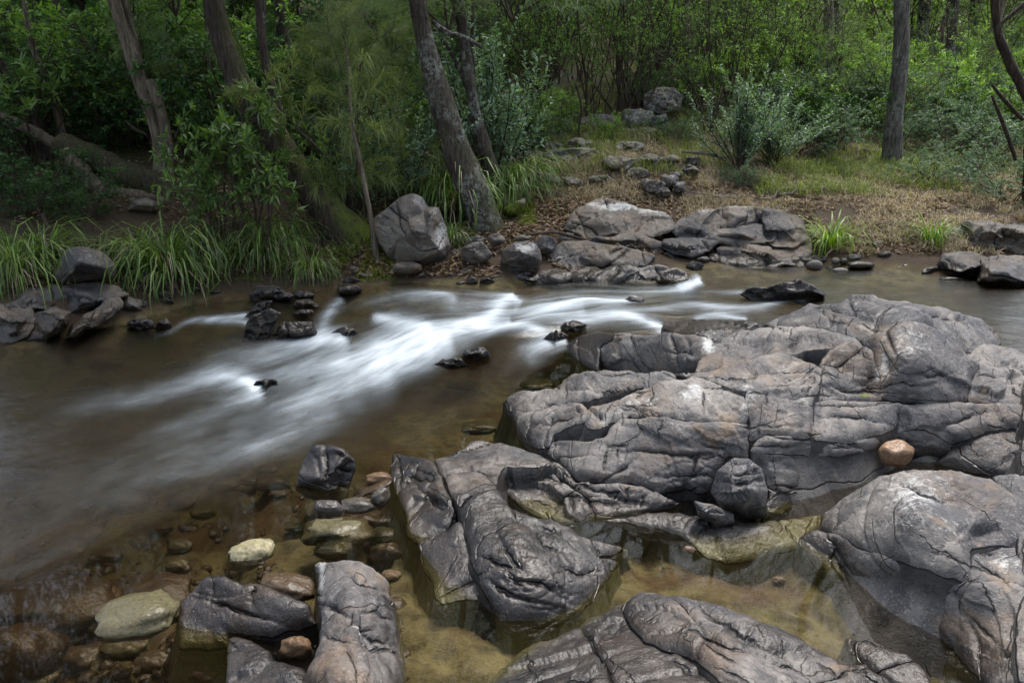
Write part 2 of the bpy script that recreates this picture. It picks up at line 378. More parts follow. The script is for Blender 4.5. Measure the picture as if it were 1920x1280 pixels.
def GHf(x, y):
    x = np.clip(x, _gx[0], _gx[-1]-1e-6); y = np.clip(y, _gy[0], _gy[-1]-1e-6)
    i = np.searchsorted(_gx, x, 'right')-1; j = np.searchsorted(_gy, y, 'right')-1
    u = (x-_gx[i])/(_gx[i+1]-_gx[i]); v = (y-_gy[j])/(_gy[j+1]-_gy[j])
    return (_gz[j, i]*(1-u)+_gz[j, i+1]*u)*(1-v)+(_gz[j+1, i]*(1-u)+_gz[j+1, i+1]*u)*v
def ground_hit(px, py, y0=4.0, y1=70.0):
    px = np.atleast_1d(np.asarray(px, float)); py = np.atleast_1d(np.asarray(py, float))
    Ys = np.geomspace(y0, y1, 260); out = np.full((len(px), 3), np.nan)
    for k in range(0, len(px), 4000):
        d = rays(px[k:k+4000], py[k:k+4000]); t = Ys[None]/d[:, 1:2]
        X = d[:, 0:1]*t; Z = CAMH+d[:, 2:3]*t; Y = np.broadcast_to(Ys, X.shape)
        h = GHf(X, Y); hit = Z <= h; i = hit.argmax(1); ok = hit.any(1); r = np.arange(len(i))
        o = np.stack([X[r, i], Y[r, i], h[r, i]], 1); o[~ok] = np.nan; out[k:k+4000] = o
    return out

def grid_faces(nx, ny):
    i = np.arange(nx*ny).reshape(ny, nx)
    return np.stack([i[:-1, :-1], i[:-1, 1:], i[1:, 1:], i[1:, :-1]], -1).reshape(-1, 4)
w = WL(V[:, 0], V[:, 1]); inriver = (V[:, 1] < 9)
bed = np.where(inriver, 1-sstep(-.02, .06, V[:, 2]-w), 0)
qx, qy = to_px(V)
grassy = sstep(.5, .9, V[:, 2])*sstep(-.2, .3, perlin(V*.6)+.15)
t = NT('ground_soil'); p = t.pos()
n1 = t.noise(p, 3, 6, .65); n2 = t.noise(p, 38, 6, .75); n3 = t.noise(p, 9, 5, .6, .5)
soil = t.mix(n2, (.018, .013, .009), t.mix(n1, (.075, .05, .034), (.16, .115, .08)))
soil = t.mix(t.math('MULTIPLY', t.attr('grassy'), .5), soil, t.mix(n2, (.04, .045, .015), (.12, .12, .045)))
bedc = t.mix(t.ss(n3, .35, .62), (.07, .054, .024), (.175, .145, .063))
bedc = t.mix(t.ss(n2, .5, .7, 0, .7), bedc, (.035, .028, .014))
bedc = t.mix(t.ss(t.noise(t.vadd(p, (4, 4, 4)), 2.2, 3), .5, .62, 0, .7), bedc, (.085, .045, .022))
c = t.mix(t.attr('bed'), soil, bedc)
M['ground'] = t.done(t.bsdf(c, .85, t.bump(t.math('ADD', n2, t.math('MULTIPLY', n3, .6)), .8, .03), .2))
structure('ground', mesh('ground', V, [grid_faces(len(ax), len(ay))], M['ground'], dict(bed=bed, grassy=grassy)), 'stony river bed and brown wooded bank')

# river surface with foam carried along its streamlines
strokes = [  # polyline px (upstream first), half width px (start,end), strength (start,end)
 ([(1316,520),(1300,530),(1280,540),(1250,546),(1200,549),(1120,550)], 8,4, 1.1,.25),
 ([(1296,528),(1270,542)], 8,9, .5,.7),
 ([(1198,560),(1178,568),(1140,572),(1090,573),(1043,578),(1000,582),(965,590)], 5,7, 1,.6),
 ([(1268,617),(1238,611),(1215,602),(1190,596),(1150,594),(1110,600),(1080,608),(1050,604),(1010,600)], 6,6, 1.1,.35),
 ([(1240,606),(1215,600)], 7,5, .6,.4),
 ([(968,552),(950,562),(930,577),(909,592),(880,606),(850,622)], 7,13, .7,.9),
 ([(880,606),(841,630),(808,647),(757,666),(707,692),(640,716),(575,745),(500,778),(400,815)], 14,34, .8,.06),
 ([(690,592),(728,596),(765,602),(792,616),(800,634),(780,650),(740,668),(690,690)], 6,24, .75,.5),
 ([(812,636),(785,640),(750,646),(715,650),(690,660)], 15,22, .9,.35),
 ([(850,640),(800,655),(740,674),(680,696)], 14,22, .6,.5),
 ([(1066,636),(1040,632),(1003,628),(970,620),(930,616),(890,622),(850,640)], 4,10, .75,.7),
 ([(1066,640),(1035,646),(1008,656),(992,676),(980,696)], 6,18, .8,.15),
 ([(1030,642),(1000,650),(960,664)], 6,12, .4,.1),
 ([(644,556),(628,570),(612,596),(602,626),(585,644)], 6,12, .45,.55),
 ([(660,640),(600,642),(540,650),(470,664),(400,684),(320,708)], 11,20, .9,.08),
 ([(740,678),(660,684),(580,690),(500,702),(440,718)], 18,18, .65,.12),
 ([(486,731),(476,722),(462,714),(440,709),(403,710),(336,726),(235,748),(100,772),(0,792)], 6,20, 1.1,.06),
 ([(496,737),(470,745),(437,757),(336,798),(240,828)], 6,20, .7,.04),
 ([(480,546),(440,550),(405,558),(386,574)], 4,4, .7,.15),
 ([(472,589),(420,597),(353,602),(319,622),(270,640)], 5,5, .8,.1),
 ([(472,608),(430,605),(370,606)], 4,5, .7,.2),
 ([(1520,567),(1490,561),(1455,568),(1420,576),(1370,578),(1310,572),(1260,574),(1200,585),(1150,592)], 4,5, .85,.2),
 ([(1400,546),(1350,548),(1297,553),(1240,560)], 3,4, .45,.1),
 ([(1405,600),(1370,592),(1340,588),(1310,592),(1275,606)], 3,6, .75,.4),
 ([(1940,602),(1850,590),(1760,580)], 12,10, .25,.02),
 ([(860,570),(835,562),(808,558),(760,557),(724,559),(680,568),(645,576)], 6,7, .5,.15),
 ([(978,574),(962,560),(940,553),(910,553),(880,560),(840,574)], 6,8, .55,.15),
 ([(1100,586),(1040,590),(990,600),(940,612)], 8,9, .35,.3),
 ([(960,600),(920,604),(880,616)], 8,10, .5,.5),
 ([(680,715),(540,770),(400,830),(150,900),(0,940)], 30,45, .25,.04),
 ([(760,725),(600,795),(430,850),(250,905),(0,985)], 22,45, .16,.03),
 ([(640,760),(500,830),(330,890),(100,960)], 16,36, .2,.04),
]
flow = [([(1940,520),(1500,503),(1280,528),(1000,543),(760,543),(600,545),(450,553),(330,608),(0,655),(-300,690)], 0.),
        ([(1940,570),(1560,530),(1290,550),(1100,560),(950,572),(760,580),(620,630),(400,690),(0,765),(-300,810)], .33),
        ([(1940,620),(1660,580),(1400,585),(1200,595),(950,606),(800,650),(640,716),(400,805),(0,930),(-300,1010)], .66),
        ([(1240,622),(1060,650),(990,690),(900,760),(760,820),(560,870),(300,960),(0,1080),(-300,1180)], 1.)]
fp, fv = [], []
for pl, val in flow:
    c = catmull(pl, 3); fp += c.tolist(); fv += [val]*len(c)
_PSI = TPS(fp, fv, 1e-2)
ax = axis([(-9,-4,.09),(-4,4,.026),(4,9,.09)]); ay = axis([(.7,8.2,.026)])
X, Y = np.meshgrid(ax, ay); Xf, Yf = X.ravel(), Y.ravel()
Wz = WL(Xf, Yf); V = np.stack([Xf, Yf, Wz], -1); px, py = to_px(V); q = np.stack([px, py], 1)
qc = np.clip(q, [-500, 380], [2400, 1500])
psi = _PSI(qc)
foam = np.zeros(len(q)); hump = np.zeros(len(q))
jx = 3*perlin(np.stack([px/60, py/18, np.zeros_like(px)], 1)); qq = q+np.stack([0*jx, jx], 1)
for pl, w0, w1, s0, s1 in strokes:
    c = catmull(pl, 6); bb = (q[:, 0] > c[:, 0].min()-150) & (q[:, 0] < c[:, 0].max()+150) & (q[:, 1] > c[:, 1].min()-150) & (q[:, 1] < c[:, 1].max()+150)
    if not bb.any(): continue
    # vertical distances count more: streaks lie flat on the water
    d, tt = seg_dist(qq[bb], c); wd = (w0+(w1-w0)*tt)*1.48; st = (s0+(s1-s0)*tt)
    end = sstep(0, .08, tt)*(1-sstep(.75, 1, tt)*.8)
    f = .86*st*np.exp(-(d/wd)**1.5)*end
    foam[bb] = foam[bb]+f*(1-foam[bb])
flowing = np.exp(-((psi-.5)/.62)**4)*sstep(-.2, .1, 1-np.abs(psi-.5))
rap = np.exp(-((px-900)/420)**2-((py-600)/90)**2)
calm = sstep(.96, 1.12, psi)
wave = .020*perlin(np.stack([psi*9, px/150, 0*px], 1))*(.25+rap)*(1-calm)+.085*rap*perlin(np.stack([psi*3.2+5, px/170, 0*px+3], 1))
rap2 = np.exp(-((px-800)/330)**2-((py-(612+(880-px)*.12))/58)**2)
band = .5+.9*fbm(np.stack([psi*9, px/230, 0*px+2], 1), 3); band2 = .5+.8*fbm(np.stack([psi*30, px/120, 0*px+8], 1), 2)
foam = np.clip(foam*(.8+.35*band+.1*band2), 0, 1); foam = foam+(1-foam)*rap2*.28*np.clip(band, .1, 1)
rap3 = np.exp(-((px-1120)/240)**2-((py-576)/34)**2); foam = foam+(1-foam)*rap3*.40*np.clip(band, .1, 1)
foam = foam+(1-foam)*.36*np.exp(-((px-760-(py-640)*-1.2)/75)**2-((py-645)/34)**2)
V[:, 2] += wave+.035*foam*rap
gz = GH(Xf, Yf); depth = np.clip(V[:, 2]-gz, 0, 2)
F = grid_faces(len(ax), len(ay)); keep = (depth[F].max(1) > 0); F = F[keep]
us = np.unique(F); mp = np.zeros(len(V), int); mp[us] = np.arange(len(us)); F = mp[F]
t = NT('river_water'); p = t.pos()
cv = t.n('ShaderNodeCombineXYZ'); t.set(cv.inputs[0], t.math('MULTIPLY', t.attr('psi'), 20)); t.set(cv.inputs[1], t.math('MULTIPLY', t.attr('run'), 1.3))
st1 = t.noise(cv.outputs[0], 1.0, 5, .6); cv2 = t.vmul(cv.outputs[0], (2.2, 1.2, 1)); st2 = t.noise(cv2, 1, 4, .6)
fo = t.attr('foam'); dep = t.attr('depth'); cl = t.attr('calm')
fm = t.math('MULTIPLY', fo, t.math('ADD', .18, t.math('ADD', t.math('MULTIPLY', st1, 1.05), t.math('MULTIPLY', st2, .55))))
fm = t.ss(fm, .02, 1.08, 0, .92)
tr = t.n('ShaderNodeBsdfTransparent')
tint = t.mix(t.ss(dep, .0, .45), (1, 1, .97), (.34, .26, .14)); t.set(tr.inputs[0], tint)
df = t.n('ShaderNodeBsdfDiffuse'); t.set(df.inputs[0], t.mix(st1, (.026, .019, .010), (.046, .036, .022)))
murk = t.math('MULTIPLY', t.ss(dep, .02, .5, .02, .75), t.ss(cl, 0, 1, 1, .25))
body = t.mixs(murk, tr.outputs[0], df.outputs[0])
gl = t.n('ShaderNodeBsdfGlossy'); t.set(gl.inputs['Roughness'], t.ss(cl, 0, 1, .22, .03))
hgt = t.math('MULTIPLY', t.math('ADD', st1, t.math('MULTIPLY', st2, .4)), t.ss(cl, 0, 1, 1, .0))
t.set(gl.inputs['Normal'], t.bump(hgt, .25, .03))
fr = t.n('ShaderNodeFresnel'); fr.inputs['IOR'].default_value = 1.33
sh = t.mixs(fr.outputs[0], body, gl.outputs[0])
fd = t.n('ShaderNodeBsdfDiffuse'); t.set(fd.inputs[0], t.mix(fm, (.46, .54, .61), (.74, .80, .84)))
M['water'] = t.done(t.mixs(fm, sh, fd.outputs[0]))
structure('river_water', mesh('river_water', V[us], [F], M['water'], dict(foam=foam[us], depth=depth[us], psi=psi[us], run=px[us]/100, calm=calm[us])), 'dark stream water with silky white rapids')

# ------------------------------------------------------------------ rocks
def tri_mesh(poly, step, seed, wob=3.0, tight=.5):
    """triangulate a pixel outline; returns points (first the outline), triangles"""
    B = smooth_loop(poly, step, wob, seed, tight)
    x0, y0 = B.min(0); x1, y1 = B.max(0)
    gy = np.arange(y0, y1, step*.87); pts = []
    for k, yy in enumerate(gy):
        xs = np.arange(x0+(k % 2)*step/2, x1, step); pts.append(np.stack([xs, np.full(len(xs), yy)], 1))
    pts = np.concatenate(pts) if pts else np.zeros((0, 2))
    r = np.random.default_rng(seed); pts = pts+r.uniform(-.22, .22, pts.shape)*step
    pts = pts[inside(pts, B)]
    if len(pts):
        d, _ = seg_dist(pts, B, True); pts = pts[d > step*.55]
    A = np.concatenate([B, pts]); n = len(B)
    vo, _, fo, *_r = delaunay_2d_cdt([Vector(a) for a in A], [(i, (i+1) % n) for i in range(n)], [], 1, 1e-5)
    A = np.array([v[:] for v in vo]); T = np.array([f for f in fo if len(f) == 3], int)
    a, b, c = A[T[:, 0]], A[T[:, 1]], A[T[:, 2]]
    s = (b[:, 0]-a[:, 0])*(c[:, 1]-a[:, 1])-(b[:, 1]-a[:, 1])*(c[:, 0]-a[:, 0])
    T[s > 0] = T[s > 0][:, ::-1]                     # pixel y points down: this winding faces the camera
    return A, T, B
def vnormals(P, T):
    n = np.cross(P[T[:, 1]]-P[T[:, 0]], P[T[:, 2]]-P[T[:, 0]]); N = np.zeros_like(P)
    for k in range(3): np.add.at(N, T[:, k], n)
    return N/(np.linalg.norm(N, axis=1, keepdims=True)+1e-12)
def rim(T):
    e = np.concatenate([T[:, [0, 1]], T[:, [1, 2]], T[:, [2, 0]]]); k = e.min(1)*10**7+e.max(1)
    _, idx, cnt = np.unique(k, return_index=True, return_counts=True)
    return e[idx[cnt == 1]]

CRACKS = [[(1139,827),(1136,864),(1133,905)], [(1128,851),(1212,853),(1295,861),(1368,853)], [(1316,850),(1303,874),(1295,916)], [(1313,791),(1321,754),(1316,728)],
 [(1527,790),(1592,788),(1675,804)], [(1485,864),(1545,869),(1592,861)], [(1753,812),(1805,791),(1847,775)], [(1899,707),(1902,738),(1920,750)], [(1548,728),(1592,739),(1647,741)],
 [(1700,601),(1750,599),(1804,602),(1815,590)], [(1559,622),(1559,597)], [(1285,627),(1290,660),(1305,672)], [(1253,664),(1305,668)], [(941,885),(1050,905),(1139,931),(1212,952)], [(1071,930),(1071,968)],
 [(960,870),(1010,890),(1080,905)], [(1180,782),(1204,762),(1238,768)], [(1060,735),(1150,742),(1180,735)], [(1567,1014),(1548,1077)], [(1563,1046),(1591,1092)], [(884,1046),(940,1060),(985,1066)],
 [(943,1092),(1010,1100),(1060,1130)], [(930,1010),(960,1050),(990,1080)], [(1030,1060),(1080,1085),(1125,1080)], [(900,1085),(950,1120),(1040,1145)], [(990,985),(1020,1030),(1060,1050)],
 [(770,900),(800,930),(845,960)], [(745,890),(790,900),(825,905)], [(645,1080),(680,1100),(730,1120)], [(655,1165),(700,1205),(742,1222)], [(612,1140),(645,1160)],
 [(370,1125),(450,1150),(540,1178)], [(484,1094),(476,1140)], [(500,1094),(565,1125)], [(607,835),(612,870),(607,925)], [(620,850),(665,855)], [(615,880),(665,885)], [(610,905),(655,912)],
 [(1215,1200),(1290,1190),(1370,1225),(1450,1240)], [(1278,1118),(1330,1165),(1420,1215),(1500,1245)], [(1440,1240),(1520,1270)], [(1360,900),(1400,905),(1436,900)],
 [(1020,925),(1100,945),(1180,950)], [(870,870),(900,890),(925,905)], [(1660,905),(1740,930),(1800,928)], [(1321,668),(1345,640),(1378,622)], [(1420,690),(1470,700),(1530,700)],
 [(1264,702),(1330,712),(1400,705),(1470,690)], [(1590,560),(1600,585),(1640,595)], [(985,775),(1030,760),(1080,765)], [(1000,800),(1050,790),(1100,780)]]
_cr = np.random.default_rng(12); NC = len(CRACKS)
def _auto_cracks(n, box, ang, ln):
    for _ in range(n):
        x, y = _cr.uniform(box[0], box[2]), _cr.uniform(box[1], box[3]); a = math.radians(_cr.uniform(*ang)); L = _cr.uniform(*ln); m = 5
        CRACKS.append([(x+L*k/m*math.cos(a)+_cr.normal(0, 2), y+L*k/m*math.sin(a)+_cr.normal(0, 2.2)) for k in range(m+1)])
_auto_cracks(34, (950, 700, 1600, 940), (-4, 12), (50, 170)); _auto_cracks(14, (1050, 700, 1620, 930), (75, 105), (30, 70)); _auto_cracks(10, (1400, 580, 1900, 830), (2, 24), (50, 150))
_auto_cracks(10, (750, 850, 1130, 1150), (22, 46), (40, 130)); _auto_cracks(10, (1200, 1130, 1600, 1280), (20, 36), (80, 200)); _auto_cracks(8, (340, 1090, 720, 1270), (10, 40), (40, 110)); _auto_cracks(6, (1560, 1020, 1900, 1260), (15, 60), (60, 160))
DENTS = [(1648,690,22,.05),(1640,730,20,.05),(1478,648,14,.05),(1555,668,16,.05),(1580,690,14,.03),(1500,665,14,.03),(1790,930,40,.035),(1850,1018,26,.06),(1720,600,30,-.02),(1420,650,22,.03),(1210,745,20,.02)]
LICHEN = [(1200,760,70,30,.5),(1300,745,40,26,.7),(1130,790,50,24,.45),(1400,740,18,60,.6),(1700,650,50,40,.5),(1655,690,14,40,.75),(1330,650,16,22,.9),(1710,930,80,60,.62),(1690,980,70,40,.5),(1780,1000,60,40,.45),
          (1880,1060,50,22,.6),(1400,870,30,10,.4),(990,990,50,22,.5),(1300,1150,90,26,.35),(1560,905,60,18,.6),(610,1080,9,60,.8),(1000,740,40,20,.5),(1830,760,60,10,.3),(1600,640,60,20,.3),(960,900,60,16,.35),(670,1190,10,12,.8),
          (850,1115,30,16,.45),(930,880,30,12,.4),(800,870,20,30,.3),
          # far bank
          (828,440,14,36,.8),(785,378,18,10,.5),(1160,388,50,9,1.1),(1215,396,30,8,.9),(1110,384,16,6,.8),(985,462,30,10,.8),(1240,402,30,7,.6),(1380,386,40,5,.8),(1320,395,20,5,.7),
          (1190,225,50,22,.55),(1240,190,40,20,.6),(1240,345,40,20,.5),(1060,295,50,14,.5)]
WET = [(1080,655,36,36,1),(870,1040,110,120,.55),(800,930,60,90,.8),(1050,1120,110,60,.5),(1000,950,90,26,.45),(480,1150,150,80,.7),(660,1200,70,90,.42),(1010,1080,140,100,.62),(1180,1230,180,70,.8),(1400,1210,160,50,.58),(1620,1120,130,60,.55),(615,890,60,60,.75),(1250,925,200,30,.4),(1560,930,40,30,.4),(1100,1230,130,60,.8),
       (1300,1000,200,40,.7),(1600,1060,90,40,.45),(1650,1110,120,40,.45),(1060,860,20,20,.3),(1740,740,80,14,.3),(500,590,80,60,1),(1465,550,80,26,1),(1180,515,110,26,.95),(1030,520,60,20,.95),(1330,610,100,8,.6),(1860,660,50,20,.35),
       (1330,470,50,20,.4),(1450,475,60,20,.35),(90,600,150,50,.5)]
MOSS = [(1620,745,16,4,.8),(1460,970,60,30,.3),(1850,505,30,8,.15),(820,505,30,8,.7),(960,395,50,20,.9)]
def brush(P2, L):
    r = np.zeros(len(P2))
    for x, y, a, b, s in L: r = np.maximum(r, s*np.exp(-((P2[:, 0]-x)/a)**2-((P2[:, 1]-y)/b)**2))
    return r
def worley(Q, seed=0):
    I = np.floor(Q).astype(np.int64); F1 = np.full(len(Q), 9.); F2 = np.full(len(Q), 9.); ID = np.zeros(len(Q), np.int64); D = np.zeros_like(Q)
    for dx in (-1, 0, 1):
        for dy in (-1, 0, 1):
            for dz in (-1, 0, 1):
                c = I+np.array([dx, dy, dz]); h = _perm[_perm[_perm[(c[:, 0]+seed) & 255]+(c[:, 1] & 255)]+(c[:, 2] & 255)]
                o = np.stack([_perm[h], _perm[h+77], _perm[h+151]], 1)/256.; v = Q-(c+o); d = np.sqrt((v*v).sum(1))
                n = d < F1; F2 = np.where(n, F1, np.minimum(F2, d)); F1 = np.where(n, d, F1); ID = np.where(n, h, ID); D = np.where(n[:, None], v, D)
    return F1, F2, ID, D
def facets(P, size, seed, aniso=(1, 1, 2.0)):
    w = np.stack([perlin(P*3/size*.3+k*11.1) for k in range(3)], 1); Q = (P+w*size*.35)*np.array(aniso)/size
    F1, F2, ID, D = worley(Q, seed); t = np.stack([_perm[ID+5], _perm[ID+60], _perm[ID+120]], 1)/128.-1
    return (t*D).sum(1)+.35*(_perm[ID+33]/128.-1), 1-sstep(0, .09, F2-F1)
def joints(P, N, n, sp, seed, amp, step_amp=0.0, wig=.22):
    n = np.array(n, float)/np.linalg.norm(n); al = 1-sstep(.82, .95, np.abs(N@n)); u = P@n/sp+wig*fbm(P*1.7+seed, 3)+seed*.37
    k = np.round(u).astype(np.int64); d = np.abs(u-k)*sp; hsh = _perm[(k*7+seed*13) & 255]/255.
    pres = sstep(.0, .22, perlin(P*1.3+k[:, None]*3.3+seed)+.5*(hsh-.45))
    pres = pres*al; e = np.exp(-(d/.0065)**2)*pres
    return -amp*e-amp*.35*np.exp(-(d/.022)**2)*pres+al*step_amp*(_perm[(np.floor(u).astype(np.int64)*5+seed) & 255]/255.-.5), e
def detail(P, N, A, rough, crack_px, fs):
    """noise relief and cracks in metres along the normals; returns offset, groove mask"""
    s = fs
    h = .010*s*fbm(P*2.6/s, 3)+.003*s*fbm(P*19/s, 3)
    f1, e1 = facets(P, .34*s, 3, (.8, 1, 1.7)); mk = sstep(-.2, .2, perlin(P*2.1+40))
    f2, e2 = facets(P, .10*s, 9, (.7, 1, 2.6)); mk2 = sstep(.05, .35, perlin(P*2.3+7))
    j1, g1 = joints(P, N, (.12, -.5, 1), .12*s, 1, .013*s, .012*s); j2, g2 = joints(P, N, (1, .3, .1), .33*s, 2, .013*s, .01*s); j3, g3 = joints(P, N, (-.45, 1, .3), .42*s, 3, .012*s)
    h = rough*(h+s*(.020*f1-.003*e1*mk+mk2*(.006*f2-.005*e2)))+min(rough, 1.3)*(j1+j2+j3)
    g = np.maximum(np.maximum(.4*e1*mk, .4*e2*mk2), np.maximum(g1, np.maximum(g2, g3)))*min(1, rough)
    dist = np.linalg.norm(P-np.array([0, 0, CAMH]), axis=1); m2px = FPX/dist
    jit = A+np.stack([5*fbm(np.stack([A[:, 0]/22, A[:, 1]/22, 0*A[:, 0]], 1), 3), 5*fbm(np.stack([A[:, 0]/22, A[:, 1]/22, 0*A[:, 0]+9], 1), 3)], 1)
    lo, hi = A.min(0)-20, A.max(0)+20
    for ci, c in enumerate(crack_px):
        ca = np.asarray(c, float)
        if (ca.max(0) < lo).any() or (ca.min(0) > hi).any(): continue
        d, tt = seg_dist(jit, ca); dm = d/m2px
        e = np.exp(-(dm/.008)**2)*(1-.6*np.abs(2*tt-1))
        g = np.maximum(g, e); h = h-(.014*e+.006*np.exp(-(dm/.035)**2) if ci < NC else .007*e)
    for x, y, r, dp in DENTS:
        if x < lo[0] or x > hi[0] or y < lo[1] or y > hi[1]: continue
        h = h-dp*np.exp(-(((A[:, 0]-x)/r)**2+((A[:, 1]-y)/r)**2))
    return h, g
def surf_attrs(P, A, g, wet0, lich0, moss0, algae=0.0):
    w = WL(np.clip(P[:, 0], -9, 9), np.clip(P[:, 1], .8, 8.2)); dz = P[:, 2]-w
    wet = np.maximum(brush(A, WET), np.maximum(wet0, np.maximum(.95*(1-sstep(.0, .08, dz)), .5*(1-sstep(.04, .20, dz)))))
    lich = np.maximum(brush(A, LICHEN), lich0)*(1-.9*sstep(.5, .9, wet))
    al = np.maximum(algae, .85*(1-sstep(-.02, .012, dz)))
    return dict(wet=wet, lichen=lich, moss=np.maximum(brush(A, MOSS), moss0), groove=g, algae=al)
def slab(name, parent, poly, ctrl, bulge=.05, R=.10, step=3.1, wall=.35, rough=1.0, mat='rock', wet=0.0, lich=0.0, moss=0.0, wob=5.0, seed=None, up=.6, fs=1.0, algae=0.0, tight=.5, label=None, cat=None, group=None):
    """bedrock block: outline and heights read from the photograph, then rounded, cracked and closed with walls going down"""
    
    seed = seed or next_seed()
    pc = np.asarray(poly, float); nn_ = np.roll(pc, -1, 0)-np.roll(pc, 1, 0); nn_ = np.stack([nn_[:, 1], -nn_[:, 0]], 1); nn_ /= np.linalg.norm(nn_, axis=1, keepdims=True)+1e-9
    area = np.sum(pc[:, 0]*np.roll(pc[:, 1], -1)-pc[:, 1]*np.roll(pc[:, 0], -1)); pc = pc+nn_*(2.6 if area > 0 else -2.6)
    A, T, B = tri_mesh(pc, step, seed, wob, tight)
    c = np.asarray(ctrl, float)
    if len(c) >= 4: z = TPS(c[:, :2], c[:, 2], 1e-3)(A)
    else:
        L = np.linalg.lstsq(np.c_[c[:, :2], np.ones(len(c))], c[:, 2], rcond=None)[0]; z = A@L[:2]+L[2]
    P = at_z(A[:, 0], A[:, 1], z); Bw = at_z(B[:, 0], B[:, 1], (TPS(c[:, :2], c[:, 2], 1e-3)(B) if len(c) >= 4 else B@L[:2]+L[2]))
    N = vnormals(P, T); N = N+np.array([0, 0, up]); N /= np.linalg.norm(N, axis=1, keepdims=True)
    d, _ = seg_dist(P, Bw, True); d = d+.004*fbm(P*30, 2)*np.clip(d/.02, 0, 1)
    bulge, R = bulge*.55, R*.48
    u = np.clip(d/R, 0, 1); pil = .55*(1-(1-u)**2)+.45*np.sqrt(np.clip(1-(1-u)**2, 0, 1))*np.clip(d/.012, 0, 1)
    P1 = P+N*(bulge*pil)[:, None]
    N1 = vnormals(P1, T)
    h, g = detail(P1, N1, A, rough, CRACKS, fs)
    g = np.maximum(g, .8*(1-sstep(0, .012*fs, d)))
    P1 = P1+N1*(h*(.05+.95*np.clip(d/(.045*fs), 0, 1)))[:, None]
    at = surf_attrs(P1, A, g, wet, lich, moss, algae)
    E = rim(T); rv = np.unique(E); n = len(P1); m = len(rv); idx = {v: i for i, v in enumerate(rv)}
    cen = P1.mean(0); rings = []
    for f, dn in ((.006, .05), (.05, .16), (.16, wall)):
        q = P1[rv].copy(); o = q[:, :2]-cen[:2]; o /= np.linalg.norm(o, axis=1, keepdims=True)+1e-9
        q[:, :2] += o*f; q[:, 2] -= dn; q[:, :2] += .012*perlin(np.c_[q*9])[:, None]; rings.append(q)
    a = np.array([idx[v] for v in E[:, 0]]); b = np.array([idx[v] for v in E[:, 1]])
    Fq = [np.stack([E[:, 1], E[:, 0], n+a, n+b], 1)]
    for k in range(2): Fq.append(np.stack([n+k*m+b, n+k*m+a, n+(k+1)*m+a, n+(k+1)*m+b], 1))
    V = np.concatenate([P1]+rings)
    at = {k: np.concatenate([v]+[np.asarray(v)[rv] if k != 'groove' else np.asarray(v)[rv]*(1-.5*(j > 0)) for j in range(3)]) for k, v in at.items()}
    return link(name, mesh(name, V, [T]+Fq, M[mat], at), parent, label=label, cat=cat, group=group)
_sd = [100]
def next_seed(): _sd[0] += 1; return _sd[0]
def boulder(name, parent, poly, Y, ctrl=None, front=.25, back=.3, step=3.5, rough=1.0, mat='bank_rock', wet=0.0, lich=0.0, moss=0.0, wob=2.0, fs=1.0, lean=0.0, algae=0.0, label=None, cat=None, group=None, seed=None, tight=.35, chisel=0):
    """free-standing stone: the outline stands at distance Y, its front and back swell out of it"""
    seed = seed or next_seed(); A, T, B = tri_mesh(poly, step, seed, wob, tight)
    d, _ = seg_dist(A, B, True); R = d.max()*.95; u = np.clip(d/R, 0, 1); dome = np.sqrt(np.clip(1-(1-u)**2, 0, 1))
    Yb = Y+lean*(A[:, 1].max()-A[:, 1])*Y/FPX
    tw = front*dome
    if chisel:
        rr = np.random.default_rng(seed+77); ce = A.mean(0); ex = (A.max(0)-A.min(0))/2+1e-6; U = (A-ce)/ex
        for _ in range(chisel):
            a_ = rr.uniform(0, 2*math.pi); sl_ = rr.uniform(.35, 1.3); tw = np.minimum(tw, front*(rr.uniform(.5, .85)+sl_*(U[:, 0]*math.cos(a_)+U[:, 1]*math.sin(a_))+.25*perlin(np.c_[U*1.5, np.full(len(U), seed*.7)])))
        tw = np.maximum(tw, front*.12*dome)
    if ctrl is not None:                                  # planar faces between given points
        C = np.concatenate([np.c_[np.asarray(poly, float), np.zeros(len(poly))], np.asarray(ctrl, float)])
        vo, _, fo, *_r = delaunay_2d_cdt([Vector(q[:2]) for q in C], [], [], 0, 1e-5)
        f = np.zeros(len(A))
        for tr3 in fo:
            a, b, c = (C[i] for i in tr3)
            den = (b[1]-c[1])*(a[0]-c[0])+(c[0]-b[0])*(a[1]-c[1])
            if abs(den) < 1e-9: continue
            l1 = ((b[1]-c[1])*(A[:, 0]-c[0])+(c[0]-b[0])*(A[:, 1]-c[1]))/den
            l2 = ((c[1]-a[1])*(A[:, 0]-c[0])+(a[0]-c[0])*(A[:, 1]-c[1]))/den; l3 = 1-l1-l2
            m = (l1 > -1e-6) & (l2 > -1e-6) & (l3 > -1e-6); f[m] = (l1*a[2]+l2*b[2]+l3*c[2])[m]
        tw = f*.8+.2*front*dome
    P = at_y(A[:, 0], A[:, 1], Yb-tw); N = vnormals(P, T)
    h, g = detail(P, N, A, rough, CRACKS, fs); P1 = P+N*(h*np.clip(d/(6), 0, 1))[:, None]
    isb = np.zeros(len(A), bool); isb[np.unique(rim(T))] = True
    P2 = at_y(A[:, 0], A[:, 1], Yb+back*dome)
    mp = np.arange(len(A)); inn = np.where(~isb)[0]; mp2 = mp.copy(); mp2[inn] = len(A)+np.arange(len(inn))
    V = np.concatenate([P1, P2[inn]]); T2 = mp2[T][:, ::-1]
    at = surf_attrs(P1, A, g, wet, lich, moss, algae); at = {k: np.concatenate([np.broadcast_to(v, len(A)), np.broadcast_to(v, len(A))[inn]]) for k, v in at.items()}
    return link(name, mesh(name, V, [T, T2], M[mat], at), parent, label=label, cat=cat, group=group)

